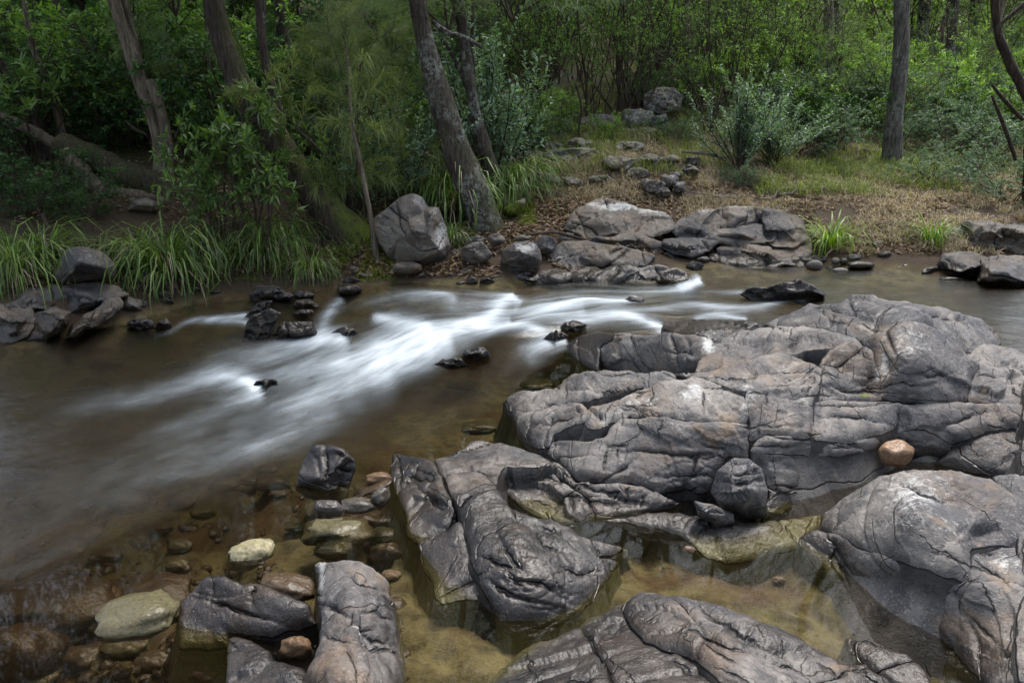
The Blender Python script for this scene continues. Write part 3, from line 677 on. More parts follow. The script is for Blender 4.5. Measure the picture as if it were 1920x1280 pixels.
# near bedrock outcrop on the right of the stream
oc = link('bedrock_outcrop', None, loc=(0, 0, 0), label='large pale grey bedrock outcrop with jointed rounded blocks beside the rapids', cat='rock')
RB = 'rock_block'
slab(RB, oc, [(1240,617),(1253,607),(1305,601),(1352,603),(1425,609),(1389,618),(1285,626)], [(1240,620,.24),(1305,602,.33),(1425,610,.40),(1300,625,.33)], .02, .08, wet=.75)
slab(RB, oc, [(1433,610),(1480,592),(1519,573),(1555,572),(1618,559),(1690,572),(1774,583),(1826,597),(1857,618),(1876,648),(1805,662),(1753,622),(1696,606),(1670,616),(1618,640),(1545,622),(1472,616)],
     [(1433,610,.42),(1480,592,.47),(1555,572,.55),(1618,559,.6),(1690,572,.6),(1774,583,.56),(1826,597,.52),(1876,648,.40),(1805,662,.44),(1753,619,.54),(1696,604,.6),(1618,638,.5),(1545,620,.49)], .035, .16)
slab(RB, oc, [(1805,664),(1842,649),(1884,652),(1930,675),(1930,700),(1837,690)], [(1805,662,.42),(1842,647,.44),(1884,650,.42),(1930,675,.36),(1837,690,.42)], .02, .1, wet=.3)
slab(RB, oc, [(1120,678),(1128,648),(1160,630),(1243,627),(1321,629),(1378,621),(1345,647),(1318,672),(1305,698),(1232,704),(1149,698)],
     [(1120,680,.06),(1160,631,.25),(1243,628,.36),(1321,631,.42),(1378,623,.45),(1305,700,.3),(1232,706,.14),(1149,700,.05),(1320,668,.40)], .045, .14)
slab(RB, oc, [(1063,656),(1085,634),(1120,626),(1160,630),(1128,650),(1120,695),(1085,682)], [(1063,658,.05),(1085,636,.13),(1120,628,.2),(1160,632,.25),(1120,692,.05),(1085,678,.04)], .035, .1, wet=1)
slab(RB, oc, [(1321,668),(1378,623),(1472,618),(1545,622),(1607,640),(1618,648),(1566,649),(1472,664),(1420,674),(1326,698),(1305,698)],
     [(1321,668,.40),(1378,623,.45),(1545,622,.49),(1607,640,.52),(1472,664,.44),(1326,696,.36),(1566,648,.5)], .03, .14)
slab(RB, oc, [(1618,642),(1670,616),(1696,606),(1753,622),(1805,664),(1838,690),(1818,715),(1810,752),(1750,757),(1690,754),(1650,745),(1645,700),(1636,668)],
     [(1618,642,.52),(1670,614,.6),(1696,606,.61),(1753,622,.56),(1805,664,.47),(1838,690,.42),(1810,752,.33),(1750,757,.33),(1690,754,.33),(1650,745,.36),(1700,680,.50)], .05, .13)
slab(RB, oc, [(1836,690),(1873,691),(1930,697),(1930,763),(1873,760),(1812,752),(1818,718)], [(1836,690,.42),(1930,696,.40),(1930,763,.31),(1812,752,.33)], .04, .1)
slab(RB, oc, [(1264,703),(1326,696),(1420,671),(1472,668),(1535,690),(1529,722),(1399,732),(1357,723),(1316,711)], [(1264,702,.33),(1420,670,.43),(1472,666,.44),(1535,690,.45),(1529,722,.41),(1399,732,.40),(1316,711,.37)], .03, .1, rough=1.6)
slab(RB, oc, [(1535,690),(1566,651),(1618,649),(1641,672),(1650,750),(1587,753),(1527,755)], [(1535,690,.45),(1566,650,.51),(1618,647,.53),(1641,672,.5),(1650,750,.35),(1527,755,.35)], .035, .1)
slab(RB, oc, [(946,752),(983,738),(1040,731),(1076,704),(1102,697),(1139,700),(1212,704),(1264,705),(1264,717),(1201,729),(1139,742),(1081,757),(1045,757),(1019,768),(988,773),(951,768)],
     [(946,752,.02),(983,738,.07),(1040,731,.15),(1102,699,.30),(1212,704,.33),(1264,710,.35),(1139,742,.27),(1045,757,.17),(951,768,.02)], .035, .09)
slab(RB, oc, [(951,769),(988,773),(1019,768),(1045,759),(1087,757),(1102,770),(1097,791),(1040,812),(1029,836),(1009,840),(977,828),(967,795)],
     [(951,769,.0),(988,773,.08),(1045,759,.17),(1087,757,.22),(1097,791,.20),(1029,836,.08),(977,828,.0)], .035, .09)
slab(RB, oc, [(1269,717),(1316,712),(1352,724),(1357,734),(1394,746),(1400,798),(1316,793),(1253,785),(1180,782),(1108,806),(1100,791),(1104,770),(1170,751),(1212,730)],
     [(1269,717,.37),(1316,712,.38),(1394,746,.38),(1400,798,.30),(1253,785,.29),(1180,782,.26),(1108,806,.2),(1104,770,.22),(1212,730,.33)], .045, .10)
slab(RB, oc, [(1032,836),(1045,829),(1128,829),(1139,813),(1170,788),(1253,787),(1316,794),(1399,800),(1400,862),(1363,856),(1331,920),(1305,925),(1285,914),(1232,927),(1180,908),(1087,903),(1050,866),(1024,850)],
     [(1032,836,.08),(1128,829,.18),(1170,788,.25),(1253,787,.29),(1399,800,.30),(1400,862,.19),(1331,920,.07),(1232,927,.05),(1180,908,.08),(1087,903,.06),(1050,866,.07)], .055, .09)
slab(RB, oc, [(926,908),(940,877),(983,869),(1050,871),(1087,906),(1180,911),(1232,929),(1275,945),(1180,972),(1071,984),(1024,978),(972,945)],
     [(926,908,.03),(983,869,.08),(1050,871,.08),(1180,911,.08),(1275,940,.04),(1180,970,-.01),(1071,984,-.02),(972,945,-.01)], .04, .07, rough=1.3)
slab(RB, oc, [(1403,733),(1529,724),(1523,755),(1521,822),(1438,816),(1409,830),(1404,798)], [(1403,733,.40),(1529,724,.41),(1521,822,.27),(1438,816,.28),(1409,830,.25)], .04, .09)
slab(RB, oc, [(1525,757),(1592,753),(1691,760),(1682,776),(1677,803),(1594,829),(1526,824)], [(1525,757,.35),(1691,760,.33),(1677,803,.26),(1594,829,.24),(1526,824,.27)], .04, .09)
slab(RB, oc, [(1691,760),(1816,756),(1930,765),(1930,801),(1873,803),(1795,829),(1764,858),(1712,853),(1691,826),(1649,838),(1634,853),(1596,829),(1677,803),(1682,776)],
     [(1691,760,.33),(1816,756,.33),(1930,765,.31),(1930,801,.27),(1795,829,.2),(1764,858,.12),(1712,853,.13),(1634,853,.16),(1596,829,.24)], .035, .09)
slab(RB, oc, [(1410,836),(1438,816),(1519,824),(1592,831),(1634,855),(1618,889),(1550,899),(1503,941),(1493,961),(1446,978),(1433,972),(1440,918),(1427,880),(1410,866)],
     [(1410,836,.24),(1438,816,.28),(1519,824,.26),(1592,831,.23),(1634,855,.15),(1618,889,.09),(1503,941,.02),(1446,978,-.01),(1440,918,.09),(1410,866,.18)], .05, .09)
slab(RB, oc, [(1756,871),(1774,852),(1816,825),(1873,806),(1930,804),(1930,900),(1857,891),(1805,883)], [(1756,871,.10),(1816,825,.2),(1873,806,.24),(1930,804,.25),(1930,900,.14),(1805,883,.1)], .05, .12)
# the outcrop goes on beyond the picture
for pl, z0, z1 in (([(1930,692),(2040,705),(2150,730),(2160,800),(1930,798)], .4, .3), ([(1930,806),(2200,812),(2220,930),(2080,945),(1930,938)], .27, .22), ([(1930,948),(2230,950),(2260,1100),(1930,1102)], .3, .2), ([(1930,1110),(2270,1110),(2300,1300),(1930,1300)], .2, .1),
                   ([(2165,740),(2330,760),(2350,860),(2230,900),(2205,810)], .3, .15), ([(2235,905),(2380,880),(2420,1040),(2270,1090)], .22, .08)):
    a_ = np.array(pl, float); t_, b_ = a_[:, 1].min(), a_[:, 1].max(); slab(RB, oc, pl, [(q[0], q[1], z0+(z1-z0)*(q[1]-t_)/(b_-t_)) for q in pl], .05, .12, step=5)
# low wet ledge and tongue
lg = link('wet_rock_ledge', None, label='low wet olive ledge crossing the still rock pool', cat='rock')
slab('rock_block', lg, [(1130,972),(1200,970),(1274,970),(1329,978),(1372,986),(1434,982),(1536,968),(1532,994),(1497,1025),(1450,1037),(1419,1049),(1364,1056),(1317,1041),(1286,1010),(1231,990)],
     [(1130,972,.01),(1274,970,.03),(1329,978,.035),(1434,982,.02),(1536,968,.01),(1497,1025,-.01),(1364,1056,-.03),(1286,1010,.015)], .025, .06, rough=1.4, wet=.7)
tg = link('rock_tongue', None, label='wet cracked rock tongue sloping into the shallow pool', cat='rock')
slab('rock_block', tg, [(740,853),(779,857),(814,869),(830,909),(849,952),(845,983),(833,1003),(790,1020),(767,1009),(763,975),(747,936),(736,897)], [(740,853,.01),(779,857,.05),(830,909,.09),(849,952,.07),(833,1003,.0),(767,1009,-.02),(747,936,-.01)], .03, .07, wet=.75)
slab('rock_block', tg, [(818,865),(872,845),(884,830),(951,835),(1013,857),(1044,873),(951,876),(935,891),(927,921),(880,932),(865,952),(849,932),(833,897)], [(818,865,.07),(884,830,.07),(951,835,.09),(1044,873,.09),(927,921,.12),(849,932,.08)], .03, .08, wet=.5)
slab('rock_block', tg, [(787,1026),(810,1012),(841,1001),(861,977),(872,999),(884,1053),(896,1092),(915,1120),(853,1126),(818,1134),(814,1092),(794,1061)], [(787,1026,-.01),(841,1001,.05),(872,999,.08),(915,1120,.01),(818,1134,-.03),(796,1061,-.03)], .02, .06, wet=.85)
slab('rock_block', tg, [(865,967),(884,938),(931,921),(955,954),(990,973),(1021,978),(1044,987),(1107,1018),(1177,1032),(1122,1048),(1158,1056),(1132,1092),(1109,1124),(1074,1157),(1029,1174),(943,1172),(923,1132),(900,1092),(884,1046),(872,999)],
     [(865,967,.09),(931,921,.12),(990,973,.09),(1044,987,.06),(1177,1032,.0),(1158,1056,.0),(1109,1124,-.01),(1029,1174,-.03),(943,1172,-.02),(900,1092,.05),(884,1046,.07),(985,1060,.12)], .05, .14, rough=.95, wet=.6)
# dome on the right
dm = link('domed_rock', None, label='smooth domed grey rock with white mineral bloom and pothole', cat='rock')
slab('rock_block', dm, [(1538,982),(1552,960),(1606,920),(1649,896),(1700,884),(1755,883),(1809,888),(1856,902),(1884,919),(1930,945),(1930,1024),(1875,1024),(1821,1034),(1817,1092),(1669,1046),(1567,1007),(1536,993)],
     [(1538,984,.06),(1606,920,.2),(1700,884,.30),(1755,883,.33),(1809,888,.34),(1884,919,.33),(1930,945,.32),(1930,1024,.24),(1821,1034,.24),(1817,1092,.19),(1669,1046,.16),(1567,1007,.09),(1720,970,.30)], .045, .16, rough=.6)
slab('rock_block', dm, [(1862,896),(1930,899),(1930,945),(1888,919)], [(1862,896,.28),(1930,899,.28),(1930,945,.27)], .03, .1, rough=.7)
slab('rock_block', dm, [(1497,1020),(1538,996),(1669,1048),(1815,1094),(1788,1217),(1708,1170),(1649,1130),(1591,1098),(1532,1079),(1512,1055)],
     [(1497,1020,.02),(1538,996,.08),(1669,1048,.16),(1815,1094,.19),(1788,1217,.02),(1708,1168,-.01),(1649,1130,-.01),(1591,1098,-.01),(1512,1055,-.02)], .03, .10, rough=.6)
slab('rock_block', dm, [(1823,1034),(1875,1028),(1930,1028),(1930,1102),(1819,1094)], [(1823,1034,.23),(1930,1028,.24),(1930,1102,.2),(1819,1094,.19)], .03, .08, rough=.7)
slab('rock_block', dm, [(1817,1096),(1930,1106),(1930,1300),(1870,1300),(1790,1219)], [(1817,1096,.19),(1930,1106,.2),(1930,1300,.1),(1870,1300,.05),(1790,1219,.02)], .03, .10, rough=.7)
# bottom slabs
bs = link('foreground_slab', None, label='dark sloping slab with rounded ridge at the pool edge below the domed rock', cat='rock')
slab('rock_block', bs, [(1166,1134),(1200,1119),(1278,1123),(1356,1144),(1434,1176),(1497,1199),(1552,1238),(1629,1258),(1669,1300),(1400,1300),(1300,1240),(1215,1205),(1180,1170)],
     [(1166,1134,.01),(1278,1123,.05),(1356,1144,.05),(1497,1199,.04),(1629,1258,.03),(1669,1300,.03),(1400,1300,.12),(1300,1240,.1),(1215,1205,.06),(1360,1200,.13)], .05, .12, rough=.8)
slab('rock_block', bs, [(925,1300),(950,1249),(997,1210),(1060,1193),(1107,1160),(1166,1136),(1180,1172),(1215,1207),(1300,1242),(1400,1300)],
     [(925,1300,-.01),(950,1249,-.02),(997,1210,-.02),(1107,1160,-.01),(1166,1136,.0),(1300,1242,.07),(1400,1300,.09),(1100,1260,.05)], .03, .10, rough=.9, wet=.8)
slab('rock_block', bs, [(1587,1202),(1630,1207),(1708,1240),(1760,1300),(1690,1300),(1629,1254),(1590,1217)], [(1587,1202,.01),(1708,1240,.03),(1760,1300,.02),(1629,1254,.01)], .035, .05, wet=.5)
# lower left rocks
lr = link('forked_rock', None, label='dark two-lobed rock holding a tiny pool among submerged cobbles', cat='rock')
slab('rock_block', lr, [(598,1080),(608,1060),(640,1053),(690,1062),(725,1096),(738,1145),(745,1200),(750,1300),(570,1300),(590,1250),(605,1180),(598,1130)],
     [(598,1080,.04),(640,1053,.11),(690,1062,.1),(738,1145,-.01),(745,1200,-.02),(750,1300,-.02),(570,1300,.03),(605,1180,.05),(670,1150,.15),(660,1290,.14)], .045, .10, rough=.8)
slab('rock_block', lr, [(332,1173),(344,1136),(375,1098),(391,1082),(422,1084),(461,1097),(500,1100),(547,1121),(574,1133),(590,1170),(539,1185),(508,1197),(461,1190),(432,1190),(428,1212),(340,1216)],
     [(332,1173,-.02),(375,1098,.06),(422,1084,.1),(500,1100,.1),(574,1133,.09),(590,1170,.03),(508,1197,.01),(432,1200,-.02),(340,1216,-.04)], .045, .08, rough=.8, wet=.8)
slab('rock_block', lr, [(430,1206),(461,1197),(504,1223),(520,1243),(566,1257),(585,1300),(433,1300)], [(430,1206,-.01),(461,1197,.0),(520,1243,.02),(585,1300,.04),(433,1300,.0)], .03, .06, rough=1.0, wet=.85)
boulder('pillar_rock', None, [(558,885),(576,850),(587,833),(619,832),(646,843),(665,862),(667,882),(656,912),(650,946),(607,940),(578,932),(556,918)], 3.02, None, .12, .14, rough=.6, chisel=5, tight=.15, mat='rock', wet=.8, label='dark wet upright block rising from the water beside river pebbles', cat='rock', lean=.5)
boulder('wet_stone', None, [(587,956),(593,937),(630,937),(647,954),(640,970),(595,972)], 2.62, None, .05, .06, mat='rock', wet=1, label='small black glistening stone below the dark upright block', cat='rock')
boulder('boulder', None, [(1332,922),(1345,882),(1375,858),(1405,859),(1428,878),(1440,918),(1435,968),(1400,972),(1352,953)], 2.72, [(1368,884,.07),(1404,878,.05),(1372,925,.15),(1418,915,.10),(1392,955,.07),(1424,945,.05)], .12, .12, mat='rock', wet=.2, rough=1.0, tight=.1, wob=1.2, step=2.6, label='angular brown-grey boulder wedged against the jointed bedrock blocks', cat='rock')
boulder('rock_wedge', None, [(1301,938),(1340,946),(1376,964),(1376,984),(1345,988),(1310,968)], 2.62, None, .03, .06, chisel=4, tight=.1, mat='rock', lich=.3, label='narrow pale wedge of rock lying at the foot of the angular boulder', cat='rock')

# ------------------------------------------------------------------ far bank and mid-stream rocks
def ell(cx, cy, w, h, n=10, rot=0, jag=.14):
    r = np.random.default_rng(int(cx*7+cy*13)); a = np.linspace(0, 2*math.pi, n, endpoint=False)+.2
    k = 1+r.uniform(-jag, jag, n); x = np.cos(a)*w/2*k; y = np.sin(a)*h/2*k
    c, s_ = math.cos(rot), math.sin(rot); return [(cx+c*u-s_*v, cy+s_*u+c*v) for u, v in zip(x, y)]
def Yof(py, z): return (CAMH-z)/math.tan(PITCH+math.atan((py-640)/FPX))
boulder('boulder', None, [(702,409),(721,394),(751,369),(774,363),(791,369),(803,387),(823,389),(831,411),(845,461),(838,485),(815,503),(798,503),(788,495),(737,492),(707,451),(700,431)], 6.75,
        [(732,404,.06),(764,412,.16),(776,432,.42),(786,488,.34),(776,378,.10),(798,396,.16),(806,400,.34),(802,436,.44),(826,470,.30),(838,458,.12),(745,450,.16),(730,475,.10)], .15, .35, mat='boulder', rough=1.3, step=2.2, wob=1.2, label='tall angular grey boulder with lichened face on the far bank', cat='rock')
boulder('flat_stone', None, [(735,505),(742,494),(770,491),(790,498),(792,508),(770,516),(745,513)], 6.45, None, .1, .14, label='flat dark stone at the foot of the tall angular boulder', cat='rock', rough=.6)
boulder('boulder', None, [(94,520),(111,491),(124,469),(148,461),(181,467),(208,484),(219,503),(212,520),(175,526),(144,530),(111,536)], 6.0, [(150,492,.28),(135,512,.2),(185,500,.22)], .3, .35, mat='boulder', rough=.6, moss=.1, label='brown-grey boulder resting between grass tussocks above the flat shore rocks', cat='rock')
lb = link('shore_bedrock', None, label='dark fissured bedrock shelf along the shaded shore below the tussocks', cat='rock')
for pl, yb, zb in (([(-30,578),(0,552),(20,543),(60,540),(111,536),(120,560),(97,580),(47,582)], 580, .12), ([(105,580),(112,540),(148,531),(188,530),(225,538),(244,552),(208,566),(148,590)], 585, .1),
               ([(-30,640),(-30,572),(20,570),(60,575),(70,600),(50,636),(20,646)], 642, .0), ([(48,636),(62,590),(97,575),(134,585),(128,612),(92,640)], 638, .0),
               ([(122,632),(134,606),(175,580),(202,560),(226,556),(234,570),(204,600),(161,622),(136,636)], 632, .0)):
    boulder('rock_block', lb, pl, Yof(yb, zb), None, .36, .4, step=2.2, mat='bank_rock', wob=5, rough=1.5, fs=1.0, lean=1.2, wet=.3, chisel=5, tight=.15)
boulder('boulder', None, [(217,583),(228,560),(242,554),(265,570),(266,586),(235,590)], Yof(588, .0), None, .2, .2, mat='boulder', rough=.6, label='rounded grey-brown boulder at the end of the shore bedrock shelf', cat='rock')
GS = 'loose stones along the shaded shore'
for cx, cy, w_, h_, z in ((215,525,40,18,.18),(255,530,44,26,.14),(285,520,50,26,.18),(269,546,26,20,.08),(295,540,34,20,.1),(289,553,26,15,.06),(320,540,30,24,.1),(289,565,34,12,.03),(326,560,60,15,.04),(345,545,36,16,.08),(372,538,30,14,.1),(243,541,30,16,.12),(305,552,24,12,.06),(400,540,34,10,.08)):
    boulder('shore_stone', None, ell(cx, cy, w_, h_, 8, .1), Yof(cy+h_/2, z-.02), None, w_*.0016, w_*.002, rough=1.0, fs=.6, chisel=6, step=2.2, tight=.1, label='small angular dark stone among others on the shaded shore', cat='stone', group=GS, mat='boulder' if cx % 2 else 'bank_rock')
for pl, Y, lab in (([(236,612),(250,598),(270,596),(285,602),(290,615),(262,620)], Yof(620,.0), 'low wet rock breaking the dark water near the shore shelf'), ([(286,616),(296,602),(310,597),(322,608),(320,618)], Yof(618,0), 'small jagged wet rock in dark water beside a low wet rock'),
                   ([(472,552),(487,537),(517,536),(530,548),(508,564),(478,564)], Yof(563,.08), 'blocky wet rock heading the mid-stream row'), ([(463,592),(484,567),(507,565),(497,582),(470,596)], Yof(594,.06), 'wedge-shaped wet rock in the mid-stream row'),
                   ([(460,638),(465,608),(480,591),(504,581),(523,588),(513,610),(499,638)], Yof(634,.03), 'largest black glistening rock in the mid-stream row'), ([(509,634),(527,610),(554,603),(581,608),(587,624),(551,634)], Yof(630,.045), 'low rounded wet rock beside the largest rock of the mid-stream row'),
                   (ell(571,554,36,14), Yof(560,.11), 'small wet stone upstream in the mid-stream row'), (ell(573,571,40,15), Yof(577,.1), 'flat wet stone in the middle of the mid-stream row'), (ell(569,589,32,12), Yof(594,.09), 'flat wet stone above the low rounded mid-stream rock'),
                   (ell(535,556,30,14), Yof(562,.1), 'round wet stone behind the wedge-shaped rock'),
                   ([(1388,552),(1414,538),(1441,539),(1461,529),(1498,525),(1522,535),(1544,553),(1540,568),(1512,574),(1481,564),(1441,568),(1418,568)], Yof(566,.2), 'craggy black wet rock standing in the upper stream'),
                   ([(1018,640),(1033,623),(1053,621),(1066,630),(1045,644)], Yof(640,.08), 'small wet rock splitting the rapids beside the outcrop nose'), (ell(1075,612,50,18), Yof(620,.13), 'flat wet rock awash behind the small splitting rock'),
                   ([(815,684),(831,672),(862,673),(878,684),(845,690)], Yof(686,.03), 'low dark rock awash below the white chute'), (ell(892,664,50,22), Yof(676,.05), 'smooth dark rock in the foot of the rapids'),
                   (ell(1186,563,40,14), Yof(569,.17), 'dark rock hidden under the upper rapids'), (ell(655,542,44,22), Yof(552,.1), 'black wet stone at the edge of the mossy bank'), (ell(497,722,44,22), Yof(732,-.01), 'submerged stone raising a white ripple in the pool'),
                   (ell(648,626,48,24), Yof(640,.01), 'rust-brown stone under the left fall')):
    _c = np.mean(pl, 0); pl = [tuple(_c+(np.array(q)-_c)*(1.16 if 455 < q[0] < 600 else 1.04)) for q in pl]
    boulder('stream_rock', None, pl, Y, None, .14 if '1388' not in str(pl[0]) else .25, .2, rough=2.2, fs=.8, wet=1, chisel=7, tight=.1, label=lab, cat='rock', mat='bank_rock', step=2.0, wob=4)
cb = link('bank_bedrock', None, label='broad brown bedrock bank with white lichen crest beside the upper rapids', cat='rock')
for pl, yb, zb, wt, fr in (
  ([(1060,428),(1075,402),(1103,380),(1134,374),(1177,383),(1211,391),(1250,405),(1265,428),(1220,446),(1150,440),(1100,442)], 442, .44, 0, .3),
  ([(1255,428),(1290,405),(1330,392),(1352,392),(1350,430),(1330,456),(1285,454)], 452, .40, 0, .25),
  ([(1340,424),(1348,390),(1381,385),(1410,388),(1412,425),(1380,432)], 430, .46, 0, .2),
  ([(1325,456),(1342,428),(1380,424),(1420,420),(1452,430),(1448,452),(1390,460)], 458, .38, 0, .22),
  ([(1398,424),(1404,388),(1445,391),(1450,430),(1420,432)], 430, .46, 0, .18),
  ([(1430,446),(1435,395),(1468,398),(1502,411),(1514,445),(1490,462),(1450,462)], 458, .38, 0, .25),
  ([(1094,442),(1110,430),(1144,424),(1191,431),(1231,451),(1249,463),(1221,480),(1191,472),(1144,464),(1104,458)], 478, .30, 0, .28),
  ([(1236,462),(1250,450),(1285,446),(1345,450),(1330,470),(1295,482),(1262,476)], 480, .30, .1, .2),
  ([(1036,478),(1044,462),(1060,454),(1100,452),(1145,460),(1190,468),(1224,480),(1200,500),(1110,506),(1050,502)], 504, .24, .3, .25),
  ([(1222,480),(1240,468),(1262,464),(1286,470),(1290,496),(1241,500)], 498, .21, .5, .2),
  ([(1348,500),(1346,464),(1385,450),(1450,452),(1512,447),(1520,476),(1504,500),(1414,506)], 503, .2, .2, .25),
  ([(1296,496),(1300,470),(1318,456),(1338,454),(1364,472),(1372,498)], 498, .2, .6, .2),
  ([(1066,524),(1070,504),(1100,498),(1128,504),(1140,520),(1120,538),(1080,538)], 538, .15, 1, .15),
  ([(1120,536),(1124,506),(1160,498),(1196,502),(1204,520),(1180,538)], 537, .16, 1, .15),
  ([(1186,534),(1196,504),(1226,498),(1252,504),(1256,524),(1230,536)], 535, .17, 1, .15),
  ([(1240,530),(1246,508),(1264,502),(1284,512),(1288,526),(1266,534)], 532, .18, 1, .12),
  ([(1000,532),(1006,512),(1036,504),(1068,510),(1074,528),(1040,538)], 537, .15, 1, .15)):
    _c = np.mean(pl, 0); pl = [tuple(_c+(np.array(q)-_c)*1.05) for q in pl]
    boulder('rock_block', cb, pl, Yof(yb, zb), None, fr, .4, step=2.0, mat='bank_rock', wob=5, rough=1.8, fs=1.0, wet=wt, lean=1.3, chisel=9, tight=.15)
rb = link('bank_ledge', None, label='smooth brown bedrock ledge at the quiet upper water beside leafy shrubs', cat='rock')
for pl, yb, zb, wt in (([(1782,462),(1790,434),(1811,418),(1851,416),(1880,424),(1880,470),(1830,478)], 474, .32, 0), ([(1868,474),(1874,424),(1920,426),(1990,430),(1990,480),(1920,482)], 480, .31, 0),
        ([(1764,494),(1772,474),(1820,474),(1850,484),(1846,514),(1800,514)], 512, .22, .3), ([(1838,528),(1844,486),(1880,478),(1930,484),(1990,482),(1990,544),(1890,538)], 536, .19, .4)):
    _c = np.mean(pl, 0); pl = [tuple(_c+(np.array(q)-_c)*1.1) for q in pl]
    boulder('rock_block', rb, pl, Yof(yb, zb), None, .42, .4, step=2.0, mat='bank_rock', wob=4, rough=1.5, fs=1.0, wet=wt, lean=1.1, chisel=3, tight=.15)
GC = 'cobbles between the tall angular boulder and the bank bedrock'
for cx, cy, w_, h_, z, lab in ((894,476,56,42,.3,'pale rounded cobble beside the tall angular boulder'),(890,450,40,18,.42,'flat grey cobble below the leaning trunk'),(930,449,34,24,.42,'round grey cobble at the foot of the mossy stone'),(855,480,30,26,.28,'small pale cobble touching the tall angular boulder'),
        (1022,460,48,34,.36,'blocky grey stone left of the fissured bank bedrock'),(975,517,44,18,.19,'black wet stone under the overhanging pale rock'),(1030,520,70,26,.17,'low wet stone at the water edge below the blocky stone'),(980,447,36,16,.43,'half buried grey stone behind the overhanging pale rock'),
        (905,508,50,14,.22,'flat damp stone in the dark leaf litter'),(925,488,26,16,.27,'little grey cobble next to the overhanging pale rock'),(1060,446,34,20,.42,'brown half buried stone at the upper end of the blocky stone')):
    boulder('cobble', None, ell(cx, cy, w_, h_, 9, -.1), Yof(cy+h_/2, z-.03), None, w_*.0018, w_*.002, rough=1.0, fs=.7, chisel=5, step=2.2, mat='boulder' if cy < 500 else 'bank_rock', wet=.9 if cy > 512 else 0, label=lab, cat='stone')
_r = np.random.default_rng(55)
for k in range(46):
    u = _r.uniform(); cx = (_r.uniform(640, 1010) if u < .35 else _r.uniform(1290, 1790) if u < .8 else _r.uniform(0, 420)); 
    base = np.interp(cx, [0, 60, 330, 430, 560, 640, 760, 900, 1000, 1270, 1330, 1500, 1600, 1700, 1800], [640, 610, 572, 542, 528, 538, 530, 535, 535, 520, 494, 490, 497, 508, 520])
    cy = base-_r.uniform(-4, 14)-abs(_r.normal(0, 10)); w_ = _r.uniform(12, 38); h_ = w_*_r.uniform(.4, .7); q = ground_hit(cx, cy+h_/2)[0]
    if np.isnan(q[0]): continue
    boulder('bank_stone', None, ell(cx, cy, w_, h_, 7, _r.uniform(-.2, .2), .22), q[1]+.02, None, w_*.0018, w_*.003, step=2, rough=1.2, fs=.6, chisel=5, tight=.1, mat='bank_rock' if k % 3 else 'boulder', wet=.5 if cy > base-4 else 0, label='loose angular stone lying along the far waterline', cat='stone', group='loose stones along the far waterline')
boulder('overhung_rock', None, [(939,500),(942,468),(962,455),(993,452),(1013,467),(1015,491),(1003,514),(959,515)], Yof(515, .2), [(975,470,.16),(960,495,.08),(995,480,.2),(990,505,.06)], .15, .25, rough=1.2, label='pale topped rock with dark undercut face above the waterline', cat='rock')
boulder('mossy_stone', None, [(945,390),(965,378),(985,370),(984,385),(975,400),(955,408),(944,400)], 7.6, None, .12, .15, mat='boulder', moss=.35, label='tilted grey stone in bright moss beside the leaning trunk', cat='stone')
for cx, cy, w_, h_, z, lab, mt in ((1527,498,34,22,.22,'rounded dark cobble at the water edge under the bright tussock','pebble_grey'),(1567,490,18,14,.25,'small round grey pebble on the far waterline','pebble_grey'),(1582,490,18,14,.25,'small round pebble beside a grey pebble on the far waterline','pebble_dark'),
        (1614,497,54,17,.23,'long dark stone lying at the far waterline','pebble_dark'),(1575,508,34,14,.2,'pale stone splashed by the upper water','pebble_grey'),(1700,500,20,12,.23,'little dark pebble on the quiet far shore','pebble_dark'),(1786,524,54,12,.2,'flat dark rock awash in the quiet upper water','pebble_dark'),(1646,457,18,12,.36,'pale round pebble in the dry grass of the far bank','pebble_grey'),(1555,503,16,10,.21,'small wet pebble next to the pale splashed stone','pebble_dark')):
    o = boulder('pebble', None, ell(cx, cy, w_, h_, 9, 0, .05), Yof(cy+h_/2, z-.02), None, w_*.0018, w_*.0018, rough=.3, fs=.5, label=lab, cat='pebble', wob=.5); o.data.materials[0] = M[mt]
# ledge stones on the slope
GL = 'lichened ledge stones on the wooded slope'
_ll = iter(['broad lichened block in the broken ledge on the wooded slope', 'square lichened block beside the broad ledge block', 'low slab at the base of the broken ledge', 'small block wedged in the broken ledge', 'big dark boulder crowning the broken ledge', 'rounded stone next to the broad ledge block', 'little stone at the mossy end of the broken ledge'])
for pl, Y in (([(1087,246),(1090,222),(1115,215),(1150,216),(1162,226),(1160,248),(1120,252)], 10.6), ([(1163,234),(1166,207),(1200,204),(1224,210),(1222,233)], 10.7), ([(1160,255),(1168,236),(1215,233),(1245,240),(1240,256),(1200,260)], 10.4),
              ([(1221,236),(1226,216),(1248,214),(1254,228),(1244,240)], 10.6), ([(1204,206),(1206,178),(1230,165),(1262,165),(1276,180),(1275,205),(1240,212)], 11.0), ([(1048,252),(1055,234),(1072,232),(1082,242),(1078,256),(1060,260)], 10.4), ([(1012,262),(1020,248),(1038,247),(1042,262),(1026,268)], 10.2)):
    boulder('ledge_stone', None, [(q[0]+(q[0]-1165)*.02, q[1]+(6 if q[1] > 225 else 0)) for q in pl], Y, None, .18, .5, lean=.5, rough=3.2, mat='bank_rock', moss=.33, lich=.42, step=2, wob=5, fs=1.2, chisel=8, tight=.1, label=next(_ll), cat='stone', group=GL)
